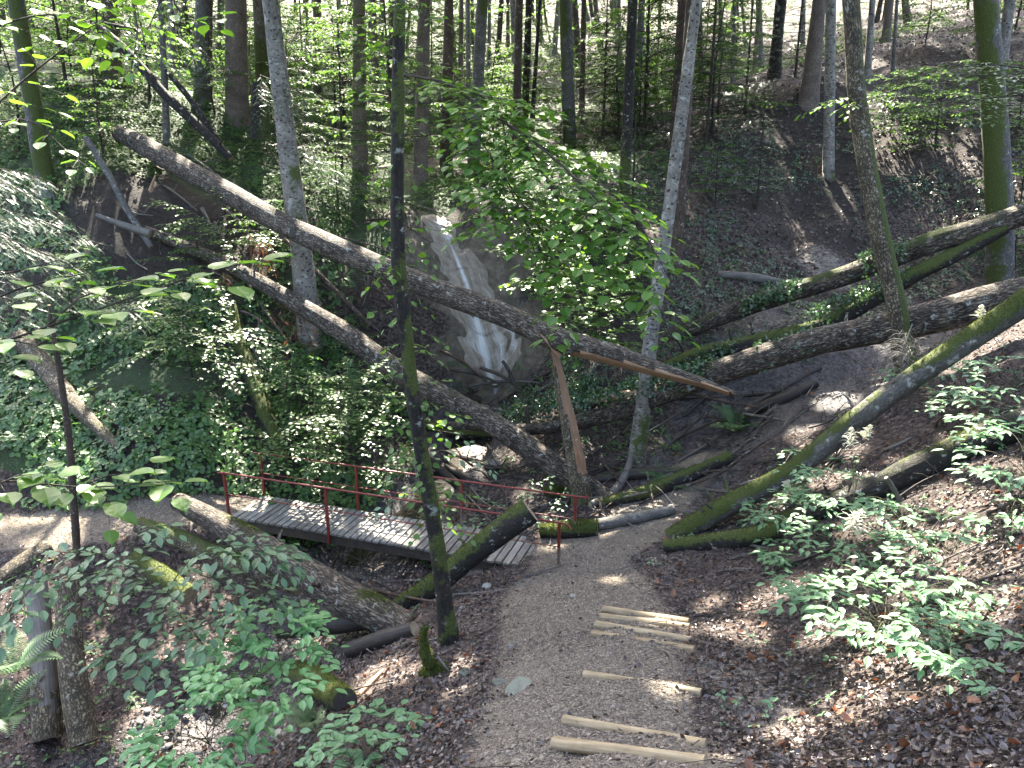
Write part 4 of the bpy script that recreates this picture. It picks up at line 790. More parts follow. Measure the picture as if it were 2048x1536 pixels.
# sprouts on the trunk
tC = np.array(pxline([(798,60,10),(796,250,0),(800,500,0),(812,680,0),(840,880,0),(872,1090,9.9)]))
tC, _, _ = spline(tC, .05, np.ones(len(tC)))
for k in range(78):
    c = tC[g.integers(4, len(tC)-4)]; a = g.uniform(-2.6, .0) if g.random() < .75 else g.uniform(0, 6.28)
    d = np.array((math.cos(a), math.sin(a), g.normal(.1, .3))); m = np.linspace(0, 1, 5)[:, None]; l = g.uniform(.2, .6)
    W = c+d*(.1+l*m); W[:, 2] -= .2*l*m[:, 0]**2; HZS.append((W, .004)); HZ.append(twig_leaves(W, g, .075, .105, 55, .35, .35))
link('branch', stems_mesh('branch', HZS, 'twig', near_B), near_e); leaf_parts(near_e, cat(HZ), LIME, M['leaf_hazel'])
def branch_thing(name, label, cat_, lines, tm, mat, size, lsp, tl=0.0, tsp=.1, r=.008, stem='twig', seed=1, tilt=.28, droop=.2, ang=50, nmax=300, start=.05):
    g = np.random.default_rng(seed); Ls = []; S = []; Sg = []
    for pts in lines:
        S = []; Sg.append(S); q = np.array(pxline(pts)); C, _, sl_ = spline(q, .06, np.ones(len(q))); S.append((C, r))
        if not tl: Ls.append(twig_leaves(C, g, lsp, size, ang, tilt, droop, start)); continue
        n = int(sl_[-1]/tsp)
        for i in range(n):
            f = (i+.6)/n; j = min(len(C)-2, int(f*(len(C)-1))); t = C[j+1]-C[j]; t /= np.linalg.norm(t); sd = np.cross((0, 0, 1.), t); sd /= np.linalg.norm(sd)+1e-9
            d = sd*(1 if i % 2 else -1)*.8+t*.6; d[2] = d[2]*.5+g.normal(0, .15); l = tl*(.5+.8*g.random())*(1.1-.5*f)
            m = np.linspace(0, 1, 4)[:, None]; W = C[j]+d*l*m; W[:, 2] -= .15*l*m[:, 0]**2; S.append((W, r*.45)); Ls.append(twig_leaves(W, g, lsp, size, ang, tilt, droop))
        Ls.append(twig_leaves(C[-max(3, len(C)//3):], g, lsp, size, ang, tilt, droop))
    org = Sg[0][0][0][0]; e = empty(name, org, label, cat_)
    for S_ in Sg: link('stem', stems_mesh('stem', S_, stem, org), e)
    leaf_parts(e, cat(Ls), tm, M[mat], nmax=nmax); return e
branch_thing('overhanging_branch', 'leafy branch hanging across the upper left corner, nearest of the high leaves', 'branch', [[(-40,240,4.6),(60,150,0),(180,60,0),(260,10,4.4)], [(-30,60,4.6),(80,30,0),(170,40,0),(230,80,4.2)], [(150,-30,4.2),(200,40,0),(180,110,4.4)], [(-30,250,5.2),(60,240,0),(130,300,0),(170,330,5)], [(260,-20,5),(275,60,0),(262,140,4.8)], [(330,-20,5),(380,40,0),(440,30,5)], [(800,-10,9.6),(770,30,0),(710,55,0),(680,80,8.6)], [(800,60,9.7),(760,100,0),(720,150,8.8)], [(800,-10,9.6),(850,30,0),(900,40,8.8)]], LIME, 'leaf_hazel', .082, .06, .22, .11, .007, seed=3, tilt=.2, droop=.15)
branch_thing('overhanging_branch', 'low leafy branch reaching in from the left edge with large leaves seen edge-on', 'branch', [[(-40,700,2.7),(90,655,0),(250,600,0),(400,548,0),(520,520,2.9)], [(90,655,2.75),(150,600,0),(260,560,0),(330,545,3)], [(-40,610,2.8),(60,570,0),(180,545,2.9)], [(-40,560,3),(40,540,0),(120,520,3.1)], [(-40,665,2.6),(20,680,0),(70,690,2.6)]], LIME, 'leaf_hazel', .098, .058, .2, .10, .005, seed=5, tilt=.1, droop=.03, ang=55)
branch_thing('overhanging_branch', 'lower leafy twig over the left path, broad leaves at the left edge', 'branch', [[(-40,960,2.9),(60,965,0),(180,975,0),(300,965,0),(360,962,3)], [(150,975,2.95),(220,950,0),(290,945,3)], [(-30,980,2.9),(40,950,0),(110,945,2.9)], [(180,975,3),(230,1010,0),(240,1020,3)]], LIME, 'leaf_hazel', .10, .06, .16, .10, .005, seed=6, tilt=.1, droop=.03, ang=55)
branch_thing('overhanging_branch', 'sunlit leafy spray high in the upper left between slanting dead poles', 'branch', [[(330,-20,14),(300,50,0),(270,110,0),(250,160,14)], [(200,-20,14.5),(240,40,0),(290,90,0),(350,140,14)], [(380,-20,15),(360,60,0),(390,120,15)]], OV, 'leaf_beech', .10, .07, .8, .13, .012, seed=8)
branch_thing('overhanging_branch', 'wide sunlit leafy bough reaching left from the right frame edge before the bare slope', 'branch', [[(2090,165,16),(1980,150,0),(1850,168,0),(1750,190,0),(1648,205,15.4)], [(2090,185,16.2),(1950,200,0),(1850,222,0),(1760,232,15.8)], [(2080,140,16.3),(1960,128,0),(1880,142,0),(1800,170,15.8)], [(2090,200,15.6),(2000,215,0),(1930,235,15.4)], [(1980,150,15.8),(1900,190,0),(1830,205,15.5)]], OV, 'leaf_beech', .115, .07, 1.0, .13, .014, seed=9, tilt=.16, droop=.08)
for lb, ls, k_ in [('white-lit sapling on the left slope, wide flat fan over the dark hollow', [[(440,790,17.2),(420,690,0),(330,640,0),(225,660,16.6)], [(425,700,17),(440,620,0),(420,560,17)], [(420,690,17),(480,660,0),(560,690,16.8)], [(400,670,16.9),(320,690,0),(240,730,16.5)], [(420,690,17),(360,610,0),(290,600,17)], [(430,720,16.8),(520,740,0),(590,760,16.6)]], 1),
 ('white-lit sapling fan between the dark tree and the mossy steep log', [[(720,990,15.9),(700,880,0),(650,790,0),(600,740,16.6)], [(705,900,16),(760,840,0),(790,780,16.4)], [(700,880,16),(620,850,0),(560,820,16.5)], [(690,850,16.2),(730,760,0),(770,720,16.6)], [(705,920,16),(640,910,0),(590,900,16)], [(700,880,16),(680,800,0),(700,730,16.4)], [(710,940,15.9),(770,930,0),(800,900,15.8)]], 2),
 ('white-lit leaf fan below the long snapped trunk at the scarp', [[(480,560,20.8),(440,470,0),(370,420,0),(310,400,20.4)], [(445,480,20.7),(400,440,0),(330,450,20.3)], [(440,470,20.6),(450,410,0),(430,380,20.7)], [(450,490,20.6),(500,470,0),(540,480,20.4)]], 3),
 ('flat leaf layers hanging low over the left end of the railing', [[(520,960,15.9),(560,860,0),(640,830,0),(700,840,15.4)], [(545,900,15.8),(600,890,0),(660,900,15.4)], [(540,900,15.8),(500,860,0),(460,850,15.8)]], 4)]:
    branch_thing('beech_sapling', lb, 'sapling', ls, OV, 'leaf_beech', .125, .062, .85, .12, .011, 'twig', 60+k_, .14, .08, nmax=120)
for lb, ls, k_ in [('dense green hazel bush hiding the bank right of the waterfall lip', [[(1120,640,20.6),(1080,520,0),(1010,440,0),(950,430,20)], [(1110,600,20.5),(1090,470,0),(1060,400,20)], [(1120,600,20.4),(1150,480,0),(1120,400,20)], [(1100,560,20.4),(1040,500,0),(980,500,20)], [(1120,620,20.2),(1060,560,0),(1010,570,19.8)], [(1120,560,20.4),(1180,480,0),(1210,440,20)], [(1090,480,20.4),(1020,400,0),(980,390,20.2)], [(1130,520,20.3),(1100,430,0),(1060,450,19.8)]], 1),
 ('dense green hazel bush on the bank left of the pale spotted tree', [[(1200,720,18.9),(1180,620,0),(1120,560,0),(1060,570,18.4)], [(1200,700,18.9),(1230,600,0),(1270,540,0),(1310,540,18.4)], [(1195,680,18.8),(1160,580,0),(1170,500,18.5)], [(1200,700,18.7),(1120,640,0),(1070,650,18.2)], [(1200,690,18.7),(1260,640,0),(1310,640,18.2)], [(1210,650,18.8),(1230,540,0),(1250,480,18.6)], [(1200,700,18.6),(1150,680,0),(1130,720,18.2)], [(1205,690,18.6),(1250,690,0),(1290,710,18.2)], [(1200,640,18.8),(1200,560,0),(1220,520,18.4)]], 2)]:
    branch_thing('hazel_bush', lb, 'bush', ls, LIME, 'leaf_hazel', .15, .075, .75, .13, .012, 'twig', 70+k_, .16, .1, nmax=200)
branch_thing('bramble', 'blue-green bramble arching over the upright logs in the lower left', 'bramble', [[(440,1335,8.6),(360,1230,0),(290,1160,0),(210,1110,0),(120,1105,7.9)], [(300,1165,8.2),(230,1150,0),(130,1150,0),(20,1180,7.4)], [(120,1120,7.8),(60,1180,0),(0,1260,7)], [(330,1190,8.3),(380,1120,0),(460,1090,0),(540,1110,0),(610,1150,8.5)], [(300,1160,8.3),(260,1100,0),(290,1060,0),(340,1050,8.8)], [(400,1150,8.4),(480,1170,0),(560,1200,0),(610,1230,8.3)], [(420,1120,8.6),(520,1090,0),(600,1110,8.8)], [(480,1180,8.2),(450,1230,0),(360,1270,0),(270,1320,7.6)], [(360,1230,8),(290,1260,0),(230,1300,0),(180,1330,7.4)], [(420,1260,8),(370,1300,0),(270,1340,7.5)], [(170,1130,7.8),(160,1190,0),(130,1240,7.6)], [(60,1150,7.4),(20,1220,0),(-20,1290,7)]], OV, 'leaf_bramble', .165, .07, .38, .105, .009, 'greentwig', 12, .25, .15)
branch_thing('bramble', 'white-lit bramble leaves beyond the far handrail by the cut log', 'bramble', [[(1040,1010,14.6),(1060,975,0),(1100,955,14.3)], [(1050,1030,14.5),(1000,1010,0),(975,1000,14.3)], [(1090,1030,14.4),(1120,1000,0),(1130,980,14.4)], [(1060,1040,14.3),(1110,1045,0),(1140,1035,14.2)], [(1000,1060,14),(960,1040,0),(930,1045,14)]], OV, 'leaf_bramble', .10, .06, .3, .09, .006, 'greentwig', 14)
branch_thing('bramble', 'leafy spray hanging in front of the bridge planks beside the dark tree', 'bramble', [[(840,960,11.2),(800,985,0),(770,1010,0),(740,1030,11.2)], [(800,985,11.2),(790,960,0),(770,975,11.3)], [(860,900,11),(920,905,0),(960,925,0),(985,940,11)], [(870,860,11),(920,870,0),(940,890,11)]], OV, 'leaf_bramble', .13, .09, .2, .13, .006, 'twig', 15)
# ------------------------------------------------------------------ compound-leaved plants
def compound(base, d, L, g, size, pairs=3, tri=True):
    """a leaf stalk that rises and bends over, with side stalks and leaflets"""
    m = np.linspace(0, 1, 8)[:, None]; d = np.asarray(d, float); C = base+d*L*m; C[:, 2] += L*(.75*m[:, 0]-.62*m[:, 0]**2.2)
    S = [(C, .004+.003*L)]; Ls = []
    def pinna(p, t, l):
        k = max(2, int(l/(size*.85))); W = p+t*l*np.linspace(0, 1, 5)[:, None]; W[:, 2] -= .1*l*np.linspace(0, 1, 5)**2
        S.append((W, .0025)); s = np.linspace(.25, 1, k); sd = np.cross((0, 0, 1.), t); sd /= np.linalg.norm(sd)+1e-9
        P_ = []; D_ = []
        for i, f in enumerate(s):
            q = p+t*l*f; q[2] -= .1*l*f*f
            if i == k-1: P_.append(q); D_.append(t)
            else:
                for sg in (-1, 1): P_.append(q); D_.append(t*.6+sd*sg*.85)
        n = len(P_); D_ = np.array(D_)+g.normal(0, .1, (n, 3)); D_[:, 2] -= .13
        Ls.append((np.array(P_), D_, np.c_[g.normal(0, .15, (n, 2)), np.ones(n)], size*(.75+.5*g.random(n))))
    t = C[-1]-C[-2]; t /= np.linalg.norm(t); t[2] *= .3; pinna(C[-1], t, L*.42)
    sd = np.cross((0, 0, 1.), t); sd /= np.linalg.norm(sd)+1e-9
    for i in range(pairs):
        p = C[-1-i] if i else C[-2]
        for sg in (-1, 1): tt = t*.55+sd*sg*.85; tt /= np.linalg.norm(tt); pinna(p, tt, L*(.32+.08*i)*(.85+.3*g.random()))
    return S, cat(Ls)
def plume_mesh(g, h=.32):
    mb = MB(); ax = np.array([(0, 0, 0), (.01, 0, h*.5), (.03, 0, h)]); add_tube(mb, ax, [.006, .005, .004], 5, .03, .2)
    for i in range(58):
        f = .06+.92*i/58; p = np.array((.03*f*f, 0, h*f)); a = i*2.4; l = h*.5*(1.02-f)*(.5+.7*g.random())+.02
        d = np.array((math.cos(a), math.sin(a), .3+.5*g.random())); add_tube(mb, [p, p+d*l*.5, p+d*l+np.array((0, 0, -.3*l))], [.003, .0058, .0025], 5, .012, .9, i, fq=9)
    return mb
M['plume'] = flat_mat('cream_flower', [(.3, (.34, .33, .22)), (.7, (.62, .60, .46))], 60, .8)
def goat(label, base, Y, n, L, size, seed, flower=None, mat='leaf_goat', tm=LANC, name='goatsbeard', cat_='goatsbeard', az=None, h=.25, pairs=3, group=None, nmax=300):
    g = np.random.default_rng(seed); B = G(*base) if Y is None else P(base[0], base[1], Y); S = []; Ls = []
    B[2] -= .03
    top = B+np.array((g.normal(0, .05), -.05, h)); S.append((np.array([B, (B+top)/2, top]), .008))
    for k in range(n):
        a = (k*2.399+seed) if az is None else rad(az[0]+(az[1]-az[0])*(k+.5)/n+g.normal(0, 9)); p = B+(top-B)*(.35+.65*g.random())
        s_, l_ = compound(p, np.array((math.cos(a), math.sin(a), g.uniform(.0, .35))), L*(.7+.55*g.random()), g, size, pairs); S += s_; Ls.append(l_)
    e = empty(name, B, label, cat_, group)
    if flower:
        for k, (fx, fy, fh) in enumerate(flower):
            q = P(fx, fy, B[1]-.02); S.append((np.array([top, top*.5+q*.5+np.array((.02, 0, .02)), q]), .005))
            o = link('flower_plume', plume_mesh(g, fh).mesh('flower_plume', [M['plume']], (0, 0, 0)), e, q-B); o.rotation_euler = (g.normal(0, .25), g.normal(0, .3), g.uniform(0, 6))
    link('stem', stems_mesh('stem', S, 'greentwig', B), e); leaf_parts(e, cat(Ls), tm, M[mat], nmax=nmax); return e
goat('bright green leafy shrub in the lower left, tallest of the fresh green plants', (530,1420), 7.6, 16, 0.62, 0.132, 21, None, 'leaf_fresh', OV, 'shrub', 'shrub', (20, 340), .6)
goat('bright green plant spreading low at the bottom left edge below the tall shrub', (430,1500), 7.2, 13, 0.60, 0.132, 22, None, 'leaf_fresh', OV, 'shrub', 'shrub', None, .25)
goat('bright green plant standing high before the bare log, top of the fresh green group', (560,1340), 8.3, 10, 0.50, 0.132, 23, None, 'leaf_fresh', OV, 'shrub', 'shrub', None, .75)
goat('green herb at the bottom left of the path, right of the bright green shrub', (750,1500), None, 8, 0.41, 0.116, 24, None, 'leaf_goat', OV, 'shrub', 'shrub', None, .15)
goat('green herb right at the bottom edge beneath the lower fern', (690,1535), 5.9, 7, 0.36, 0.109, 27, None, 'leaf_goat', OV, 'shrub', 'shrub', None, .1)
goat('broad goatsbeard on the right bank with the whitest flower plume', (1760,1290), None, 15, 0.74, 0.136, 25, [(1700,1055,.30)], h=.42)
goat('goatsbeard with a cream plume against the mossy straight log', (1712,1030), None, 11, 0.74, 0.132, 26, [(1700,895,.32), (1725,880,.26)], h=.3)
goat('goatsbeard at the upper right with plumes before the mossy log top', (2030,800), None, 10, 0.84, 0.139, 28, [(1985,672,.36), (1960,640,.25)], h=.4)
goat('goatsbeard without flower, nearest one at the right edge of the bank', (1890,1320), None, 10, 0.48, 0.132, 29, None, h=.2)
goat('low goatsbeard leaves left of the nearest one, over the bank edge', (1775,1260), None, 7, 0.43, 0.132, 30, None, h=.12)
goat('goatsbeard behind the dark rotten log, left of the sunlit litter', (1640,960), None, 7, 0.60, 0.124, 32, None, h=.25)
goat('tall goatsbeard at the right frame edge above the rotten log', (2035,1000), None, 10, 0.66, 0.132, 33, None, h=.75)
goat('goatsbeard at the right frame edge halfway up the bank', (2040,900), None, 8, 0.72, 0.132, 34, None, h=.5)
goat('goatsbeard hanging over the left end of the rotten log', (1600,1060), None, 10, 0.55, 0.124, 35, [(1570,975,.14)], h=.2)
goat('small three-leaved herb on the bank between path and goatsbeards', (1560,1120), None, 6, 0.36, 0.109, 36, None, h=.1)
goat('goatsbeard beside the mossy straight log near the twisted root', (1830,800), None, 7, 0.72, 0.124, 37, None, h=.3)
goat('pair of leaf fronds in the sun below the dark rotten log', (1880,1110), None, 7, 0.48, 0.116, 38, None, h=.15)
goat('herb in the lower right corner area under the nearest goatsbeard', (1985,1370), None, 5, 0.26, 0.093, 39, None, h=.06)
for lb, x_, y_, n_, L_, sd_, h_ in [('goatsbeard fronds in the middle of the right bank cluster, just under the whitest plume', 1700,1130,8,.62,51,.4), ('goatsbeard at the upper edge of the right bank cluster below the rotten log', 1800,1090,7,.6,52,.45), ('goatsbeard on the right bank between the whitest plume and the right edge', 1910,1210,7,.6,53,.35),
  ('goatsbeard leaves over the path-side edge of the right bank cluster', 1630,1190,6,.5,54,.3), ('goatsbeard at the right edge between rotten log and black branch', 2000,1080,7,.62,55,.5), ('goatsbeard right above the rotten log near its thick end', 1930,860,7,.66,56,.4), ('goatsbeard leaves behind the mossy rotten log end', 1540,1040,6,.5,57,.25)]:
    goat(lb, (x_, y_), None, n_, L_, .125, sd_, None, h=h_)
# ------------------------------------------------------------------ ferns
def frond_mesh(L=.6, n=24):
    V = []; F3 = []; x = np.linspace(0, 1, n); z = .55*x-.6*x**2
    for i in range(1, n):
        w_ = .34*math.sin(math.pi*min(1, (x[i]*.93+.07))**.8)*(1-.25*x[i])+.012
        for sg in (-1, 1):
            b = len(V); V += [(x[i]-.012, 0, z[i]), (x[i]+.016, 0, z[i]+.004), (x[i]+.05+w_*.12, sg*w_, z[i]-.05*w_), (x[i]+.005+w_*.06, sg*w_*.5, z[i]+.012)]
            F3 += [(b, b+3, b+1), (b+3, b+2, b+1)] if sg > 0 else [(b, b+1, b+3), (b+3, b+1, b+2)]
    return mk('frond', np.array(V)*L, [(np.array(F3), 0)], [M['fern']], {}, False)
FM = frond_mesh()
def fern(label, px, py, n, sc_, seed, Y=None, lift=0):
    r = random.Random(seed); B = G(px, py) if Y is None else P(px, py, Y); B[2] += lift
    e = empty('fern', B, label, 'fern')
    for k in range(n):
        o = link('frond', FM, e); o.rotation_euler = (r.uniform(-.2, .2), r.uniform(-.6, -.2), k*6.28/n+r.uniform(-.3, .3)); o.scale = [sc_*r.uniform(.8, 1.15)]*3
for a in [('fern growing on the mud slope right of the black log', 1470, 862, 8, 1.5, 1), ('low fern in the litter by the green moss behind the path', 1335, 975, 7, 1.0, 2), ('fern at the left frame edge before the upright logs', 30, 1345, 7, 1.2, 3, 8.6),
          ('fern arching right beneath the bramble by the grey upright log', 15, 1440, 6, 1.1, 4, 8.2), ('fern in the lower left beside the mossy log end', 625, 1450, 7, .8, 5), ('small dark fern behind the left end of the rotten log', 1600, 1000, 6, .8, 6), ('small fern by the dark mossy stump under the straight log', 1840, 735, 6, .9, 7)]: fern(*a)
# ------------------------------------------------------------------ young broadleaf saplings in flat layers
def sapling_meshes(seed, h, n, L, size, lsp, tm=DIA, mat='leaf_far', tl=.34, tsp=.14):
    g = np.random.default_rng(seed); S = [(np.array([(0, 0, -.1), (g.normal(0, .06), g.normal(0, .06), h*.5), (g.normal(0, .12), g.normal(0, .12), h)]), .012*h+.004)]; Ls = []
    for k in range(n):
        f = .22+.78*(k+g.random()*.6)/n; a = k*2.399+g.normal(0, .3)
        p = np.array([np.interp(f*h, [0, h*.5, h], S[0][0][:, j]) for j in range(2)]+[f*h])
        s_, l_ = spray(p, (math.cos(a), math.sin(a), .1), L*(1.1-.65*f)*(.75+.5*g.random()), g, .2, tsp, tl, lsp, size, .22, .12)
        S += s_; Ls.append(l_)
    return stems_mesh('stem', S, 'twig', (0, 0, 0), 4, .3), leafmesh('foliage', tm, cat(Ls), M[mat], (0, 0, 0))
SAP = [sapling_meshes(100+k, h, n, L, .12, .052, tsp=.11, tl=.42) for k, (h, n, L) in enumerate([(2.6, 16, 1.6), (3.6, 20, 1.8), (1.7, 14, 1.3), (5.0, 24, 2.1), (2.2, 13, 2.0)])]
def sapling(label, px, py, k, s, rz, Y=None, group=None, name='beech_sapling', cat_='sapling', lift=0):
    B = G(px, py) if Y is None else P(px, py, Y)
    if lift == 'g': B[2] = Hs(B[0], B[1])
    e = empty(name, B, label, cat_, group); e.rotation_euler = (0, 0, rz); e.scale = (s, s, s)
    link('stem', SAP[k][0], e); link('foliage', SAP[k][1], e)
sap = [('white-lit sapling on the left slope with flat leaf layers over the dark hollow', 385,760,0,1.0,.4), ('sapling left of the mossy steep log, leaf layers half in sun', 300,690,4,.8,1.9), ('sapling just right of the mossy steep log', 590,830,2,1.0,2.2),
 ('bright sapling beside the far handrail, left of the dark tree', 690,930,0,.9,.9), ('white-lit bush between second long trunk and far handrail', 640,900,2,1.1,3.0), ('sapling under the second long trunk near the dark tree', 740,860,0,.85,4.0), ('sapling on the bank below the long snapped trunk at left', 400,560,4,.75,5.0),
 ('sunlit sapling under the pale knotty spruce', 520,520,2,1.0,.2), ('sunlit sapling right of the pale knotty spruce on the bank', 680,440,0,.9,1.2), ('bright bush left of the waterfall lip', 770,440,2,.9,2.0), ('low bush on the bank right of the spruce foot', 700,720,2,.8,3.3),
 ('leafy bush right of the waterfall lip', 1010,440,0,1.0,.6), ('leafy bush hanging over the right cheek of the waterfall', 1080,500,4,1.0,1.4), ('green bush on the bank behind the drooping branch', 1160,540,0,1.0,2.4), ('bush at the foot of the bank right of the waterfall', 1180,660,2,1.1,4.4), ('sapling before the pale spotted tree', 1250,620,0,.8,5.2), ('bush between pale spotted tree and waterfall bank', 1240,480,4,.9,.9),
 ('leafy sapling high on the right bank behind the spotted tree', 1430,420,0,.8,1.1), ('sunlit flat leaf layers before the thick lichen trunk', 1870,300,4,1.3,2.7), ('layered sapling right of the leaning mossy trunk on the slope', 1780,270,4,1.0,3.8), ('sapling at the right edge behind the thick lichen trunk', 2040,420,0,1.0,.3), ('sapling at the right edge below the highest log', 2030,540,2,1.1,2.1), ('sapling in the upper right corner above the bare slope', 1960,120,1,.9,1.1),
 ('pale leafy sapling above the earth scarp at left', 210,330,1,.9,.8), ('leafy sapling left of the mossy greenish trunk', 40,300,1,1.0,2.6), ('sapling on the left slope above the half debarked log', 150,640,0,.8,1.2), ('sunlit sapling behind the slanting dead poles', 300,200,1,.9,3.4), ('sapling beside the blue-grey trunk', 430,230,0,1.1,.5)]
sap += [('leafy sapling at the top right corner above the pale trunk', 2030,60,1,1.2,.4), ('small sapling on the bare slope right of the wide flared trunk', 1850,90,0,1.1,1.9), ('sapling high on the right slope between the thin pale young stems', 1765,40,1,1.1,2.8), ('sapling above the thick lichen trunk on the slope', 1935,20,3,1.1,4.2), ('low sapling on the right slope under the sunlit bough', 1830,330,2,1.1,.7), ('low bush by the right frame edge over the ivy', 2040,260,2,1.3,2.2)]
for s_ in sap: sapling(*s_)
fr = random.Random(5)
for k in range(70):
    px = fr.uniform(-20, 1480); Y = fr.uniform(27, 62); x = (px-1024)*Y/1560
    if Y < 31 and -3 < x < 6: Y += 6
    z = Hs(x, Y); e = empty('beech_sapling', (x, Y, z), where(px, Y, 'deep-wood young beech' if Y > 40 else 'plateau young beech'), 'sapling', 'saplings of the deep wood' if Y > 40 else 'saplings on the plateau')
    i = fr.choice((0, 1, 1, 3, 3, 4)); s = fr.uniform(.9, 1.5); e.rotation_euler = (0, 0, fr.uniform(0, 6.28)); e.scale = (s, s, s*fr.uniform(.85, 1.1))
    link('stem', SAP[i][0], e); link('foliage', SAP[i][1], e)
# ------------------------------------------------------------------ spruces and firs
_nd = []
for i in range(15):
    x = i/15; l = .17*(1-.45*x)
    for sg in (-1, 1): _nd += [((x-.012, 0, 0), (x+.022, 0, 0), (x+.07, sg*l, .03 if i % 2 else -.02))]
NTW = (np.array(_nd).reshape(-1, 3), [np.arange(len(_nd)*3).reshape(-1, 3)])
def bough(p0, d0, L, g, droop=.35, tsp=.075, tl=.34, size=.17):
    s_, l_ = spray(p0, d0, L, g, droop, tsp, tl, .085, size, .15, .1, .12); return s_, l_
def fir_meshes(seed, h, nw, L, mat='needle', droop=.3):
    g = np.random.default_rng(seed); S = [(np.array([(0, 0, -.1), (0.02, 0, h*.5), (0, 0, h)]), .012*h+.006)]; Ls = []
    for k in range(nw):
        f = .15+.83*k/nw
        for j in range(4):
            a = j*1.571+k*.7+g.normal(0, .2); s_, l_ = bough((0, 0, f*h), (math.cos(a), math.sin(a), .1), L*(1.1-f)*(.8+.4*g.random())+.12, g, droop); S += s_[:1]; Ls.append(l_)
    return stems_mesh('stem', S, 'twig', (0, 0, 0), 4, .3), leafmesh('foliage', NTW, cat(Ls), M[mat], (0, 0, 0))
FIR = [fir_meshes(201, 3.2, 9, 1.3), fir_meshes(202, 5.5, 13, 1.8)]
for label, px, py, Y, k, s, rz in [('young dark fir on the right bank, flat boughs before the bowl', 1512,420,None,0,1.0,.3), ('slim young fir beside the dark leaning trunk', 1262,470,None,0,1.1,1.2), ('dark fir with hanging boughs around the broad brown trunk', 1400,330,30,1,1.15,.4), ('fir behind the reddish trunk, right of the dark fir', 1470,300,33,1,1.0,2.0),
   ('fir between the pinkish trunks on the left plateau', 600,300,28,0,1.2,1.0), ('fir at the upper middle behind the mossy trunk', 1200,300,36,1,1.0,.1), ('fir beside the moss-blotched pale trunk', 1560,240,34,1,.9,.9)]:
    B = G(px, py) if Y is None else np.array(((px-1024)*Y/1560, Y, Hs((px-1024)*Y/1560, Y)))
    e = empty('fir_sapling', B, label, 'fir'); e.scale = (s, s, s); e.rotation_euler = (0, 0, rz); link('stem', FIR[k][0], e); link('foliage', FIR[k][1], e)
def boughs(label, lines, mat, seed, name, cat_, tl=.3, size=.15, part='bough', tsp=.07):
    g = np.random.default_rng(seed); org = None; e = None
    for pts in lines:
        q = np.array(pxline(pts)); org = q[0] if org is None else org
        if e is None: e = empty(name, org, label, cat_)
        C, _, sl_ = spline(q, .06, np.ones(len(q))); Ls = []; S = [(C, .01)]
        for i in range(int(sl_[-1]/tsp)):
            f = (i+.5)*tsp/sl_[-1]; j = min(len(C)-2, int(f*(len(C)-1))); t = C[j+1]-C[j]; t /= np.linalg.norm(t); sd = np.cross((0, 0, 1.), t); sd /= np.linalg.norm(sd)+1e-9
            d = sd*(1 if i % 2 else -1)*g.uniform(.4, 1)+t*.65+g.normal(0, .15, 3); d[2] -= .28; l = tl*(1.2-.8*f)*(.7+.5*g.random()); m = np.linspace(0, 1, 4)[:, None]; W = C[j]+d*l*m; W[:, 2] -= .25*l*m[:, 0]**2; S.append((W, .003)); Ls.append(twig_leaves(W, g, .07, size, 45, .2, .2))
        b = link(part, stems_mesh(part, S, 'twig', org, 4, .15), e); link('needles', leafmesh('needles', NTW, cat(Ls), M[mat], org), b)
    return e
boughs('sunlit spruce boughs reaching in from the left edge under the mossy trunk', [[(-80,330,13.5),(20,370,0),(100,420,0),(170,460,13)], [(-80,380,13.2),(40,430,0),(150,470,0),(222,495,12.8)], [(-80,440,13),(20,480,0),(120,520,0),(190,560,12.5)], [(-60,330,14),(40,345,0),(110,375,13.6)], [(-80,520,12.6),(0,540,0),(90,580,0),(140,610,12.4)], [(-60,470,13.4),(60,500,0),(160,530,13)], [(-60,560,12.4),(10,600,0),(60,640,12.2)], [(-80,420,13.6),(30,440,0),(130,440,13.6)]], 'needle', 41, 'spruce_tree', 'spruce', .55, .15, 'bough', .07)
boughs('drooping grey-green spruce bough above the left slope, lower right of the sunlit ones', [[(120,560,13.2),(200,590,0),(260,620,0),(300,660,12.8)], [(150,580,13),(240,600,0),(320,630,12.8)], [(180,590,13),(210,640,0),(240,680,12.8)]], 'needle', 42, 'spruce_branch', 'branch', .45, .16)
boughs('sunlit spruce bough hanging beside the pale knotty trunk', [[(520,150,21),(570,170,0),(620,195,20.6)], [(515,170,21),(560,195,0),(600,215,20.6)], [(380,80,24),(410,110,0),(440,150,23.5)], [(600,290,22),(660,330,0),(720,400,21.5)]], 'needle', 43, 'spruce_branch', 'branch', .6, .18)
boughs('dead orange spruce twigs hanging on the second long trunk', [[(490,462,20.4),(510,480,0),(528,520,20.2)], [(505,470,20.4),(535,490,0),(545,540,20.2)], [(520,480,20.4),(530,510,0),(520,550,20.2)]], 'deadneedle', 44, 'dead_branch', 'dead branch', .3, .14)
boughs('dead rusty spruce twigs left of the second long trunk, lower bunch', [[(420,520,20.2),(440,550,0),(445,600,20)], [(445,530,20.2),(460,560,0),(470,600,20)], [(410,540,20.2),(425,570,0),(430,600,20)]], 'deadneedle', 45, 'dead_branch', 'dead branch', .28, .14)
boughs('dead brown spruce twigs at the foot of the pale knotty spruce', [[(560,600,19.6),(600,640,0),(600,700,19.2)], [(540,620,19.6),(580,660,0),(570,710,19.2)], [(600,600,19.8),(610,650,0),(630,700,19.4)]], 'deadneedle', 46, 'dead_branch', 'dead branch', .3, .14)
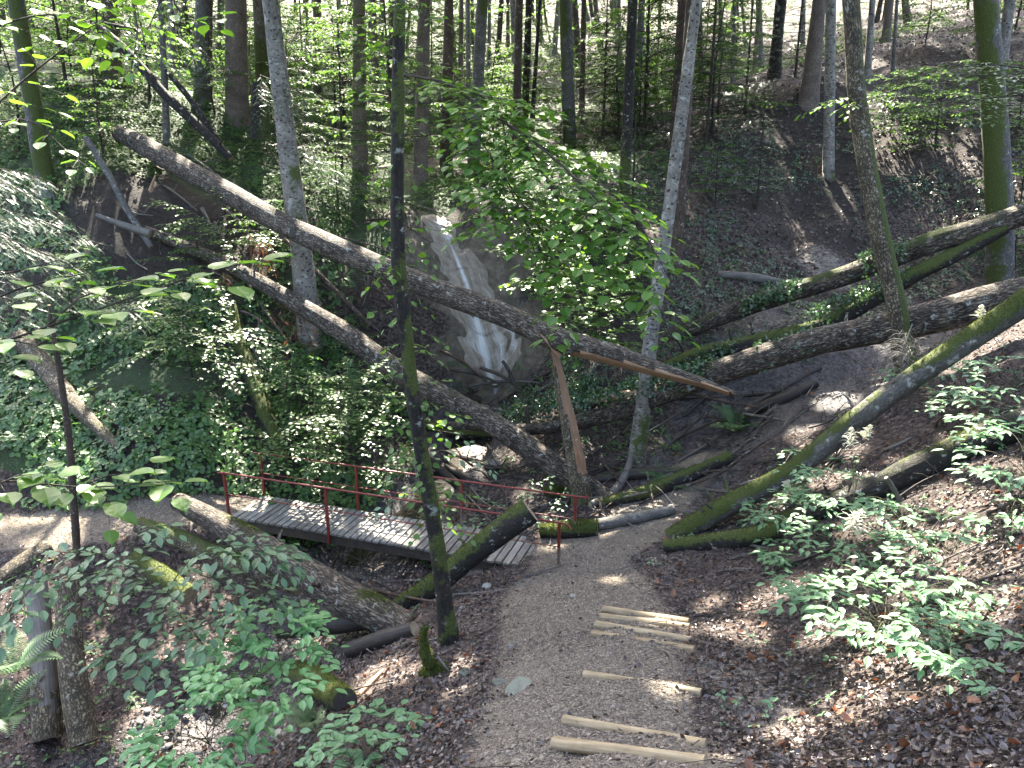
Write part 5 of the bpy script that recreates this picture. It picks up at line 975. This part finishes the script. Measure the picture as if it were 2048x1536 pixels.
# ------------------------------------------------------------------ waterfall and stream
def film_mat():
    m, t = NT('wet_stone_and_water'); a = attr(t, 'bp').outputs['Vector']; v = attr(t, 'veil').outputs['Fac']
    s1 = noise(t, nd(t, 'ShaderNodeVectorMath', {0: a, 1: (9, .8, 1)}, operation='MULTIPLY').outputs[0], 1, 5, .65)
    s2 = noise(t, nd(t, 'ShaderNodeVectorMath', {0: a, 1: (44, 1.5, 1)}, operation='MULTIPLY').outputs[0], 1, 5, .7); s3 = noise(t, a, 5, 6, .65)
    f = mth(t, 'ADD', mth(t, 'MULTIPLY', s1.outputs[0], .35), mth(t, 'MULTIPLY', s3.outputs[0], .65))
    c = ramp(t, f, [(.32, (.10, .076, .055)), (.48, (.215, .172, .13)), (.6, (.285, .238, .186)), (.75, (.37, .322, .265))])
    e = mth(t, 'ADD', v, mth(t, 'MULTIPLY', mth(t, 'SUBTRACT', s2.outputs[0], .5), 1.5))
    wf = nd(t, 'ShaderNodeMapRange', {0: e, 1: .35, 2: 1.0}).outputs[0]
    c = mixc(t, mth(t, 'MULTIPLY', wf, .78), c, (.6, .59, .58))
    return finish(m, t, c, .35, mth(t, 'ADD', s3.outputs[0], mth(t, 'MULTIPLY', s2.outputs[0], .5)), .9, .05, .25)
M['film'] = film_mat()
STR = [([(896,476),(918,528),(935,572),(952,630),(966,690),(980,750),(986,772)], 1.0, 6), ([(964,560),(985,605),(1003,650),(1018,695),(1034,748)], .8, 5), ([(905,555),(902,600),(912,640)], .5, 5), ([(985,640),(996,690),(1008,745)], .6, 8), ([(930,600),(948,660),(955,720)], .45, 20), ([(868,440),(888,462),(900,480)], .6, 7)]
def fall_mesh():
    q = np.array([(860,430),(888,462),(908,500),(935,570),(957,650),(977,720),(992,770)], float); wpx = [30, 36, 46, 58, 68, 70, 66]; n, nw = 120, 41
    s = np.linspace(0, 1, n); L = np.r_[0, np.cumsum(np.hypot(*np.diff(q, axis=0).T))]; L /= L[-1]
    cx = np.interp(s, L, q[:, 0]); cyy = np.interp(s, L, q[:, 1]); hw = np.interp(s, L, wpx); V = []; bp = []; veil = []
    for i in range(n):
        k = G(cx[i], cyy[i]); pw = px2m(hw[i], k)
        for j in range(nw):
            u = -1+2*j/(nw-1); w_ = pw*(1+.14*math.sin(s[i]*17+u)+.08*math.sin(s[i]*41+2*u)); V.append((k[0]+u*w_, k[1], 0)); bp.append((u*pw, s[i]*5.2, 0))
            X_, Y_ = cx[i]+u*hw[i], cyy[i]; m = .24*(1-u*u)
            for ln, am, wd in STR:
                l_ = np.array(ln)
                if ln[0][1] <= Y_ <= ln[-1][1]:
                    xc = np.interp(Y_, l_[:, 1], l_[:, 0]); g_ = (Y_-ln[0][1])/(ln[-1][1]-ln[0][1]); m += .78*am*math.exp(-((X_-xc)/(wd*(.5+.9*g_)))**2)*min(1, g_*5+.25)
            veil.append(m)
    V = np.array(V); V[:, 2] = H(V[:, 0], V[:, 1]); u = np.tile(np.linspace(-1, 1, nw), n); b = np.array(bp); veil = np.array(veil)
    d = .09*(1-np.abs(u)**3)+.06*fbm(b*np.array((1, .7, 1)), 1.6, 3, 4)-.06+.035*np.clip(veil, 0, 1); led = .06*(np.sin(b[:, 1]*5.5+2*vn(b, 1.2, 2))>.3)
    V[:, 1] -= d+led*(1-np.abs(u)); V[:, 2] += .5*d
    i = np.arange(n-1)[:, None]*nw; j = np.arange(nw-1)[None]; F = np.stack([i+j, i+nw+j, i+nw+j+1, i+j+1], 2).reshape(-1, 4)
    return mk('waterfall', V, [(F, 0)], [M['film']], {'bp': b, 'veil': veil})
tag(link('waterfall', fall_mesh()), 'thin waterfall sliding down a tan wet rock chute into the ravine', 'waterfall')
def water_mat():
    m, t = NT('stream_water'); g_ = nd(t, 'ShaderNodeNewGeometry').outputs['Position']; n = noise(t, g_, 7, 3)
    return finish(m, t, (.022, .019, .015), .06, n.outputs[0], .25, .03, .5)
M['water'] = water_mat()
def ribbon(name, line, lift, label):
    C, R, _ = spline(np.array([(x, y, 0) for x, y, w_ in line]), .25, [w_ for x, y, w_ in line]); C[:, 2] = H(C[:, 0], C[:, 1], False)
    t = np.gradient(C[:, :2], axis=0); t /= np.linalg.norm(t, axis=1)[:, None]; n_ = np.c_[-t[:, 1], t[:, 0]]; nw = 7; V = []
    zz = np.minimum.accumulate(C[:, 2])+lift
    for j in range(nw):
        u = -1+2*j/(nw-1); V.append(np.c_[C[:, :2]+n_*(u*R*.8)[:, None], zz])
    V = np.stack(V, 1).reshape(-1, 3); i = np.arange(len(C)-1)[:, None]*nw; j = np.arange(nw-1)[None]
    return tag(link(name, mk(name, V, [(np.stack([i+j, i+j+1, i+nw+j+1, i+nw+j], 2).reshape(-1, 4), 0)], [M['water']])), label, kind='structure')
ribbon('stream', STREAM[:-1], .03, 'shallow dark stream running under the footbridge')
# ------------------------------------------------------------------ stones
M['stone'] = flat_mat('river_stone', [(.2, (.075, .068, .058)), (.5, (.17, .155, .135)), (.8, (.29, .27, .235))], 9, .8, .3, .6, .01)
M['palestone'] = flat_mat('pale_stone', [(.2, (.14, .13, .105)), (.5, (.24, .225, .185)), (.8, (.36, .345, .29))], 8, .8, .3, .6, .01)
M['greenstone'] = flat_mat('green_stone', [(.2, (.04, .043, .034)), (.5, (.085, .09, .07)), (.8, (.14, .145, .115))], 8, .85, .3, .7, .01)
def stone_mesh(seed, flat=.5, n=2):
    import bmesh
    bm = bmesh.new(); bmesh.ops.create_icosphere(bm, subdivisions=n, radius=1); V = np.array([v.co[:] for v in bm.verts]); F = np.array([[v.index for v in f.verts] for f in bm.faces]); bm.free()
    V = V*(1+.28*fbm(V, .9, 3, seed))[:, None]; g_ = np.random.default_rng(seed)
    for _ in range(5):
        d = g_.normal(0, 1, 3); d /= np.linalg.norm(d); k = V@d; V -= d*np.clip(k-.72, 0, None)[:, None]*.85
    V *= np.array((1, .75, flat)); return V, F
def stone(label, px, py, wpx, mat, seed, flat=.45, group=None, sink=.3):
    B = G(px, py); r = px2m(wpx, B)/2; V, F = stone_mesh(seed, flat, 3 if wpx > 30 else 2)
    o = link('stone', mk('stone', V*r, [(F, 0)], [M[mat]]), None, (B[0], B[1], B[2]+r*flat*(1-sink)-.01)); o.rotation_euler = (0, 0, seed*1.3); return tag(o, label, 'stone', group)
for a in [('large flat greenish stone set in the path left of the single step log', 1040,1380,84,'greenstone',1,.12,None,.8), ('smaller mossy stone touching the large flat stone in the path', 1005,1366,44,'greenstone',2,.2,None,.7), ('pale rounded stone below the cut log by the bridge', 972,1176,24,'palestone',3,.5), ('grey-green flat stone left of the large flat stone, by the mossy root', 930,1348,32,'greenstone',4,.3),
   ('small brown stone alone on the path below the bridge', 1020,1292,16,'stone',5), ('pale stone at the right of the bright shrub in the stream gully', 556,1470,30,'palestone',6), ('small dark stone on the path near the bridge end', 1145,1193,14,'stone',7), ('rounded stone at the path edge near the slender tree foot', 925,1216,14,'palestone',8), ('wet boulder in the stream bed behind the far handrail', 985,935,40,'stone',9,.5), ('boulder with water running over it upstream of the bridge', 945,918,46,'stone',10,.4)]: stone(*a)
r_ = random.Random(8)
for k in range(70):
    stone('rounded pebble in the dry stream gully at the lower left', r_.uniform(250, 640), r_.uniform(1385, 1530), r_.uniform(8, 20), r_.choice(('stone', 'palestone', 'stone')), 20+k, .55, 'pebbles in the stream gully')
# moss stump on the path edge
B = G(868, 1345); mb = MB(); V, F = stone_mesh(77, .55, 3); V = V*np.array((.2, .16, .2)); tv, tN = V+B, V/np.linalg.norm(V, axis=1)[:, None]
mb.add(tv, F, 0, tv, np.full(len(tv), .9)); ms_ = link('mossy_stump', mb.mesh('mossy_stump', [M['dark']], B), None, B); tag(ms_, 'small bright mossy stump with a green prong by the path edge', 'mossy stump')
fuzz(ms_, B, tv, tN, np.full(len(tv), .9), 3500, .022)
mb = MB(); V, N = add_tube(mb, [P(862,1330,B[1]), P(850,1300,B[1]+.02), P(846,1272,B[1]+.05), P(852,1252,B[1]+.05)], [.075, .055, .045, .025], 10, .03, .25, 3, 0, 0, lambda V, N: np.full(len(V), .85)); link('prong', mb.mesh('prong', [M['dark']], B), ms_); fuzz(ms_, B, V, N, np.full(len(V), .9), 1800, .02)
mb = MB(); add_tube(mb, [P(874,1312,B[1]+.05), P(905,1352,B[1]-.1)], [.022, .016], 7, .1, .1); link('stick', mb.mesh('stick', [M['greywood']], B), ms_)
for lb, px, py, s in [('round green moss cushion by the stump foot behind the handrail', 1110, 985, .24), ('moss cushion on the boulder beside the cut log end', 1165, 1052, .22)]:
    B = G(px, py); mb = MB(); V, F = stone_mesh(60+px % 7, .6, 3); V = V*s; tN = V/np.linalg.norm(V, axis=1)[:, None]; mb.add(V+B, F, 0, V+B, np.full(len(V), .95)); o = link('moss_cushion', mb.mesh('moss_cushion', [M['dark']], B), None, B); tag(o, lb, 'moss'); fuzz(o, B, V+B, tN, np.full(len(V), .9), 3000, .024)
# ------------------------------------------------------------------ ground scatter
def nopath_(x, y): return np.minimum(near_line(x, y, PATH), near_line(x, y, FORK)) > .95
def fan(n, y0, y1, g_, pw=1.0, x0=-1.0, x1=1.0):
    y = y0*(y1/y0)**(g_.random(n)**pw); x = (x0+(x1-x0)*g_.random(n))*(y*.72+1.6); return x, y
def gnorm(x, y, z):
    e = .08; zx = H(x+e, y); zy = H(x, y+e); n_ = np.c_[-(zx-z)/e, -(zy-z)/e, np.ones(len(x))]; return n_/np.linalg.norm(n_, axis=1)[:, None]
CURL = (np.array([(0, 0, .1), (.3, .3, .16), (.72, .26, .05), (1, .02, .2), (.7, -.26, .18), (.28, -.3, .02), (.5, 0, -.05)], float), [np.array([(0, 6, 1), (1, 6, 2), (2, 6, 3), (3, 6, 4), (4, 6, 5), (5, 6, 0)])])
M['litter'] = leaf_mat('dead_leaves', (.020, .014, .012), (.098, .070, .059), .1, .36, .65)
def stuff(name, label, tm, x, y, g_, size, mat, tilt, lift=0.0, smin=.6, dup=None):
    z = H(x, y); n_ = gnorm(x, y, z); k = len(x); up = n_+g_.normal(0, tilt, (k, 3)); d = g_.normal(0, 1, (k, 3)); d -= up*(np.einsum('ij,ij->i', d, up)/np.einsum('ij,ij->i', up, up))[:, None]
    pos = np.c_[x, y, z]+n_*(lift*g_.random(k)[:, None]+.004); sz = size*(smin+(1.6-smin)*g_.random(k))*(1+.012*y)
    o = link(name, leafmesh(name, tm, (pos, d, up, sz), M[mat], (0, 0, 0))); return tag(o, label, None, None, 'stuff')
g = np.random.default_rng(51)
x, y = fan(100000, 2.6, 30, g, .85)
mk_ = masks(x, y, np.zeros(len(x)))
dn_ = np.clip(.25+.75*mk_['litter']+.9*np.clip((x-1.2)/1.5, 0, 1)*(y < 15), 0, 1)*(1-.93*mk_['path'])*(1-.1*mk_['mud'])*(1-mk_['rock'])*np.where((x < -3) & (y > 15), .25, 1)*np.where(y > 22, .5, 1)
kp = g.random(len(x)) < dn_; x, y = x[kp], y[kp]
stuff('leaf_litter', 'brown dead leaves strewn over the banks and ravine floor', CURL, x, y, g, .046, 'litter', .5, .03, .35)
x, y = fan(16000, 23, 55, g, 1, .08, 1); kp = (x > 3)&(g.random(len(x)) < .8); stuff('leaf_litter', 'brown dead leaves on the steep slope at the upper right', CURL, x[kp], y[kp], g, .085, 'litter', .5, .03, .35)
M['rustleaf'] = leaf_mat('rusty_fallen_leaves', (.07, .03, .014), (.19, .085, .04), .15, .45, .4)
x, y = fan(2600, 3, 22, g, .9); kp = (g.random(len(x)) < .8)&nopath_(x, y)&((x > 1) | (y < 14)); stuff('leaf_litter', 'larger rust-coloured fallen leaves lying among the brown ones', CURL, x[kp], y[kp], g, .075, 'rustleaf', .55, .04, .5)
# gravel
OCT = (np.array([(1, 0, 0), (-1, 0, 0), (0, .8, 0), (0, -.8, 0), (0, 0, .6), (0, 0, -.5)], float), [np.array([(0, 2, 4), (2, 1, 4), (1, 3, 4), (3, 0, 4), (2, 0, 5), (1, 2, 5), (3, 1, 5), (0, 3, 5)])])
M['gravel'] = flat_mat('gravel', [(.1, (.05, .039, .029)), (.45, (.145, .117, .088)), (.75, (.25, .208, .163)), (1, (.39, .345, .28))], 30, .85, .3, .2, .004)
def along(lines, n, g_, k=1.0):
    xs, ys = [], []
    for ln in lines:
        for (ax, ay, aw), (bx, by, bw_) in zip(ln[:-1], ln[1:]):
            l = math.hypot(bx-ax, by-ay); m = int(n*l); f = g_.random(m); s_ = g_.normal(0, .55, m)*k; w_ = aw+(bw_-aw)*f; nx, ny = -(by-ay)/l, (bx-ax)/l
            xs.append(ax+(bx-ax)*f+nx*s_*w_); ys.append(ay+(by-ay)*f+ny*s_*w_)
    return np.concatenate(xs), np.concatenate(ys)
x, y = along([PATH[1:]], 2600, g); x2, y2 = along([FORK, PATHL[:4]], 900, g); x, y = np.r_[x, x2], np.r_[y, y2]; kp = y > 2.8; x, y = x[kp], y[kp]
stuff('gravel', 'fine grey-brown gravel covering the path', OCT, x, y, g, .0095, 'gravel', .3, .0, .5)
x, y = along([PATH[1:]], 260, g, 1.1); stuff('gravel', 'coarser pebbles and chips lying on the gravel path', OCT, x, y, g, .019, 'gravel', .3, .0, .5)
x, y = along([STREAM[4:-1]], 500, g, 1.1); stuff('gravel', 'wet pebbles in the stream bed', OCT, x, y, g, .03, 'gravel', .3, 0, .4)
# ground cover
def tre(tm, n, r0=.1, lift=.35):
    V, Fs = tm; Vs = []; F = [[] for _ in Fs]; o = 0
    for k in range(n):
        a = k*6.283/n+.3*k; c, s_ = math.cos(a), math.sin(a); W = V.copy(); W[:, 0] += r0; W = np.c_[W[:, 0]*c-W[:, 1]*s_, W[:, 0]*s_+W[:, 1]*c, W[:, 2]+lift*(1+.3*(k % 2))]; Vs.append(W)
        for i, f in enumerate(Fs): F[i].append(f+o)
        o += len(V)
    return np.concatenate(Vs), [np.concatenate(f) for f in F]
WID = (np.array([(0, 0, 0), (.2, .38, .06), (.65, .36, .05), (1, 0, -.1), (.65, -.36, .05), (.2, -.38, .06), (.45, 0, -.01)], float), [np.array([(0, 6, 1), (1, 6, 2), (2, 6, 3), (3, 6, 4), (4, 6, 5), (5, 6, 0)])])
DIW = (DIA[0]*np.array((1, 1.25, 1)), DIA[1])
def cover(name, label, n, y0, y1, dens, size, mat, tm, seed, lift=.05, tilt=.3, xr=(-1, 1)):
    g_ = np.random.default_rng(seed); x, y = fan(n, y0, y1, g_, 1, *xr); d = dens(x, y, fbm(np.c_[x, y, x*0], .55, 3, seed)); kp = g_.random(n) < np.clip(d, 0, 1); return stuff(name, label, tm, x[kp], y[kp], g_, size, mat, tilt, lift)
def nopath(x, y): return (np.minimum(near_line(x, y, PATH), np.minimum(near_line(x, y, FORK), near_line(x, y, PATHL))) > .98)*(near_line(x, y, STREAM) > 1.0)
scarp = lambda x, y: sstep(.75, 1.1, np.hypot((x+9.8)/3.1, (y-22.5)/1.7))
cover('ground_cover', 'leafy green ground cover on the left slope above the path', 26000, 15, 23.5, lambda x, y, n_: (x < -2.3)*(.62+1.0*n_)*nopath(x, y)*scarp(x, y)*(1-.8*(x > -4.5)*(y > 20.8)), .075, 'leaf_cover', tre(WID, 3), 61, .12)
cover('undergrowth', 'low leafy undergrowth carpeting the plateau in the wood', 95000, 22.5, 108, lambda x, y, n_: (.5+1.2*n_)*(1-sstep(2, 6, x)*(1-sstep(26, 32, y)))*np.maximum(x < 5+.16*(y-24), 1.0*(y > 38))*scarp(x, y)*np.where((np.abs(x+1.2) < 1.6) & (y < 25.2), 0, 1)*np.where((x < -4.6) | (y > 24.6), 1, .55), .072, 'leaf_far', tre(DIW, 4), 62, .35, .2, (-1, .9))
cover('ivy', 'dark ivy and low herbs on the steep right bowl', 40000, 19, 36, lambda x, y, n_: (x > 1.2)*(.45+1.7*n_)*(1-.75*sstep(27, 30, y)*sstep(9, 12, x))*(1-.9*np.clip(1.2-np.hypot((x-9.6)/1.9, (y-23.2)/2.6), 0, 1))*nopath(x, y), .055, 'leaf_ivy', tre(DIW, 3), 63, .08)
cover('herbs', 'scattered small green herbs on the litter of the right bank', 6000, 5, 15, lambda x, y, n_: (x > 1.9)*(.1+.5*n_)*nopath(x, y)*(y > 6.5-.5*x), .05, 'leaf_goat', tre(OV, 3), 64, .1)
cover('herbs', 'small herbs around the stream and the lower left gully', 9000, 8.5, 21, lambda x, y, n_: (x < -1.5)*(.12+.7*n_)*nopath(x, y)*(y < 20), .055, 'leaf_cover', tre(OV, 3), 65, .1)
cover('herbs', 'white-lit low herbs on the ravine floor between the crossing logs', 9000, 16, 22, lambda x, y, n_: (np.abs(x-1) < 3)*(.25+.8*n_)*(near_line(x, y, STREAM) > .7), .06, 'leaf_cover', tre(OV, 3), 66, .12)
# twig litter
def twigs(name, label, n, y0, y1, g_, dens, L, r, mat='twig'):
    x, y = fan(n, y0, y1, g_); kp = g_.random(n) < dens(x, y); x, y = x[kp], y[kp]; z = H(x, y); n_ = len(x); a = g_.random(n_)*6.283; l = L*(.4+1.2*g_.random(n_)); V = []; F = []
    dx, dy = np.cos(a)*l, np.sin(a)*l; z1 = H(x+dx, y+dy); zm = H(x+dx*.5, y+dy*.5)
    for i in range(n_):
        rr = r*(.5+g_.random()); lift = rr+.02*g_.random(); P3 = [np.array((x[i], y[i], z[i]+lift)), np.array((x[i]+dx[i]*.5+g_.normal(0, .06)*l[i], y[i]+dy[i]*.5+g_.normal(0, .06)*l[i], max(zm[i], (z[i]+z1[i])/2)+lift+.03*g_.random())), np.array((x[i]+dx[i], y[i]+dy[i], z1[i]+lift+.05*g_.random()))]
        sd = np.array((-math.sin(a[i]), math.cos(a[i]), 0))*rr; u = np.array((0, 0, rr)); b = len(V)
        for k, p in enumerate(P3): f = (1, .8, .4)[k]; V += [p+sd*f, p+u*f*1.5, p-sd*f]
        for k in (0, 3): F += [(b+k, b+k+1, b+k+4, b+k+3), (b+k+1, b+k+2, b+k+5, b+k+4)]
    V = np.array(V); return tag(link(name, mk(name, V, [(np.array(F), 0)], [M[mat]], {'bp': V, 'moss': np.zeros(len(V))})), label, kind='stuff')
g = np.random.default_rng(71)
twigs('twig_litter', 'thin dead twigs scattered over the banks', 5200, 3, 24, g, lambda x, y: .75*nopath(x, y)*(.4+.6*(x > 0)), .45, .006)
twigs('twig_litter', 'grey and brown fallen sticks on the ravine floor', 420, 11, 22, g, lambda x, y: 1.0*(np.abs(x-1) < 6)*nopath(x, y), 1.1, .016, 'greywood')
twigs('twig_litter', 'brown dead branches below the left scarp', 500, 18, 25, g, lambda x, y: 1.0*(x < -3.5)*(x > -10), 1.3, .012, 'brown')
# ivy on the right-hand logs
def ivy(label, pts, n, spread, seed, size=.075, off=.1):
    g_ = np.random.default_rng(seed); q, R = logpts(pts); C, R, _ = spline(np.array(q), .1, R); i = g_.integers(0, len(C), n); cl = vn(C[i], 1.1, seed) > -.15; i = i[cl]; n_ = len(i)
    a = g_.normal(0, .9, n_); d = np.c_[np.zeros(n_), -np.sin(np.abs(a))*np.sign(g_.random(n_)-.25), np.cos(a)]; pos = C[i]+d*(R[i]*1.03+off*g_.random(n_)**2)[:, None]+g_.normal(0, spread, (n_, 3))*.5
    up = d+g_.normal(0, .5, (n_, 3)); e = empty('ivy_vine', C[0], label, 'ivy'); dd = g_.normal(0, 1, (n_, 3)); dd[:, 2] -= .5
    link('foliage', leafmesh('foliage', WID, (pos, dd, up, size*(.6+.8*g_.random(n_))), M['leaf_ivy'], C[0]), e)
    S = []
    for k in range(6):
        j0 = g_.integers(0, len(C)-8); w_ = np.array([C[j0+t]+np.array((.0, -R[j0]*.8*math.sin(t), R[j0]*math.cos(t*.5))) for t in range(0, 8)]); S.append((w_, .008))
    link('stem', stems_mesh('stem', S, 'twig', C[0], 4, .15), e)
ivy('ivy covering the left half of the highest right-hand log', [(1800,508,18.6,42),(1500,612,0,34),(1340,677,20.5,28)], 2200, .1, 81)
ivy('ivy growing along the yellow-mossed forked log', [(1800,562,18.2,34),(1500,688,0,34),(1240,786,19.3,30)], 1800, .1, 82)
ivy('ivy along the biggest log left of the leaning tree', [(1700,665,15.6,56),(1400,752,0,50),(1000,852,17.8,22)], 2400, .09, 83)
ivy('ivy patch on the ground branch between stump and waterfall', [(1000,845,18.6,20),(1150,800,19,30),(1180,770,19.6,24)], 1800, .25, 84, .07, .3)
ivy('ivy climbing the foot of the pale spotted tree', [(1268,930,17.6,30),(1290,790,17.9,30),(1320,560,18.3,26)], 500, .06, 85, .065)
# dry twig curls on the straight mossy log
g = np.random.default_rng(91); S = []; c0 = P(1812, 735, 12.6)
for k in range(60):
    a = g.uniform(1.2, 3.6); l = g.uniform(.25, .6); m = np.linspace(0, 1, 6)[:, None]; b = c0+g.normal(0, .06, 3)+np.array((0, 0, g.uniform(-.1, .45)))
    W = b+np.array((math.cos(a), g.normal(0, .3), math.sin(a)*.5))*l*m; W[:, 2] += .25*l*np.sin(m[:, 0]*3)-.3*l*m[:, 0]**2; S.append((W, .005))
S.append((np.array([c0+np.array((0, 0, -.3)), c0+np.array((-.1, 0, .2)), c0+np.array((0, 0, .75))]), .03))
e = empty('dry_branch', c0, 'curl of dry bleached twigs hanging from the leaning mossy trunk foot', 'dead branch'); link('twig_curl', stems_mesh('twig_curl', S, 'pale', c0, 4, .12), e)
for lb, px, py, Yp, n, sp, sd_ in [('tangle of brown dead twigs under the straight mossy log at right', 1900, 800, 12.3, 90, .9, 5), ('tangle of fine dead twigs left of the straight mossy log', 1600, 905, 14.6, 80, .9, 6), ('brown twig tangle on the earth bank left of the waterfall', 740, 580, 21.6, 90, 1.1, 7), ('bare twigs sticking up by the right edge above the mossy log', 2010, 570, 13.2, 26, .7, 8), ('pile of dark brushwood in the stream under the bridge', 760, 1150, 13.4, 70, .8, 9)]:
    g = np.random.default_rng(sd_); c0 = P(px, py, Yp); S = []
    for k in range(n):
        d = g.normal(0, 1, 3); d[2] = abs(d[2])*.5-.2; d /= np.linalg.norm(d); l = sp*g.uniform(.4, 1.2); m = np.linspace(0, 1, 5)[:, None]; b = c0+g.normal(0, .35, 3)*np.array((1.2, .8, .5)); W = b+d*l*m; W[:, 2] += .12*l*np.sin(m[:, 0]*4+k); S.append((W, .006))
    e = empty('twig_tangle', c0, lb, 'brushwood'); o = link('twig_mass', stems_mesh('twig_mass', S, 'brown' if sd_ != 9 else 'rot', c0, 4, .2), e); o['kind'] = 'stuff'
# ------------------------------------------------------------------ far-off foliage
g = np.random.default_rng(95); nc = 2500; y = g.uniform(40, 112, nc); x = g.uniform(-.72, .72, nc)*(y+4); kz = g.random(nc)**1.3*15
kp = ~((x > 12) & True) & (x < .62*y); x, y, kz = x[kp], y[kp], kz[kp]; nc = len(x); z = H(x, y, False)+.3+kz; nl = 30
i = np.repeat(np.arange(nc), nl); a = g.random(len(i))*6.283; r = np.sqrt(g.random(len(i)))*g.uniform(.8, 2.1, nc)[i]
pos = np.c_[x[i]+np.cos(a)*r, y[i]+np.sin(a)*r, z[i]-.08*r*r+g.normal(0, .1, len(i))]
L_ = (pos, np.c_[np.cos(a), np.sin(a), g.normal(-.2, .2, len(i))], np.c_[g.normal(0, .3, (len(i), 2)), np.ones(len(i))], g.uniform(.16, .36, len(i)))
tag(link('far_foliage', leafmesh('far_foliage', DIA, L_, M['leaf_far'], (0, 0, 0))), 'layered green foliage of the far-off wood between the trunks', kind='stuff')
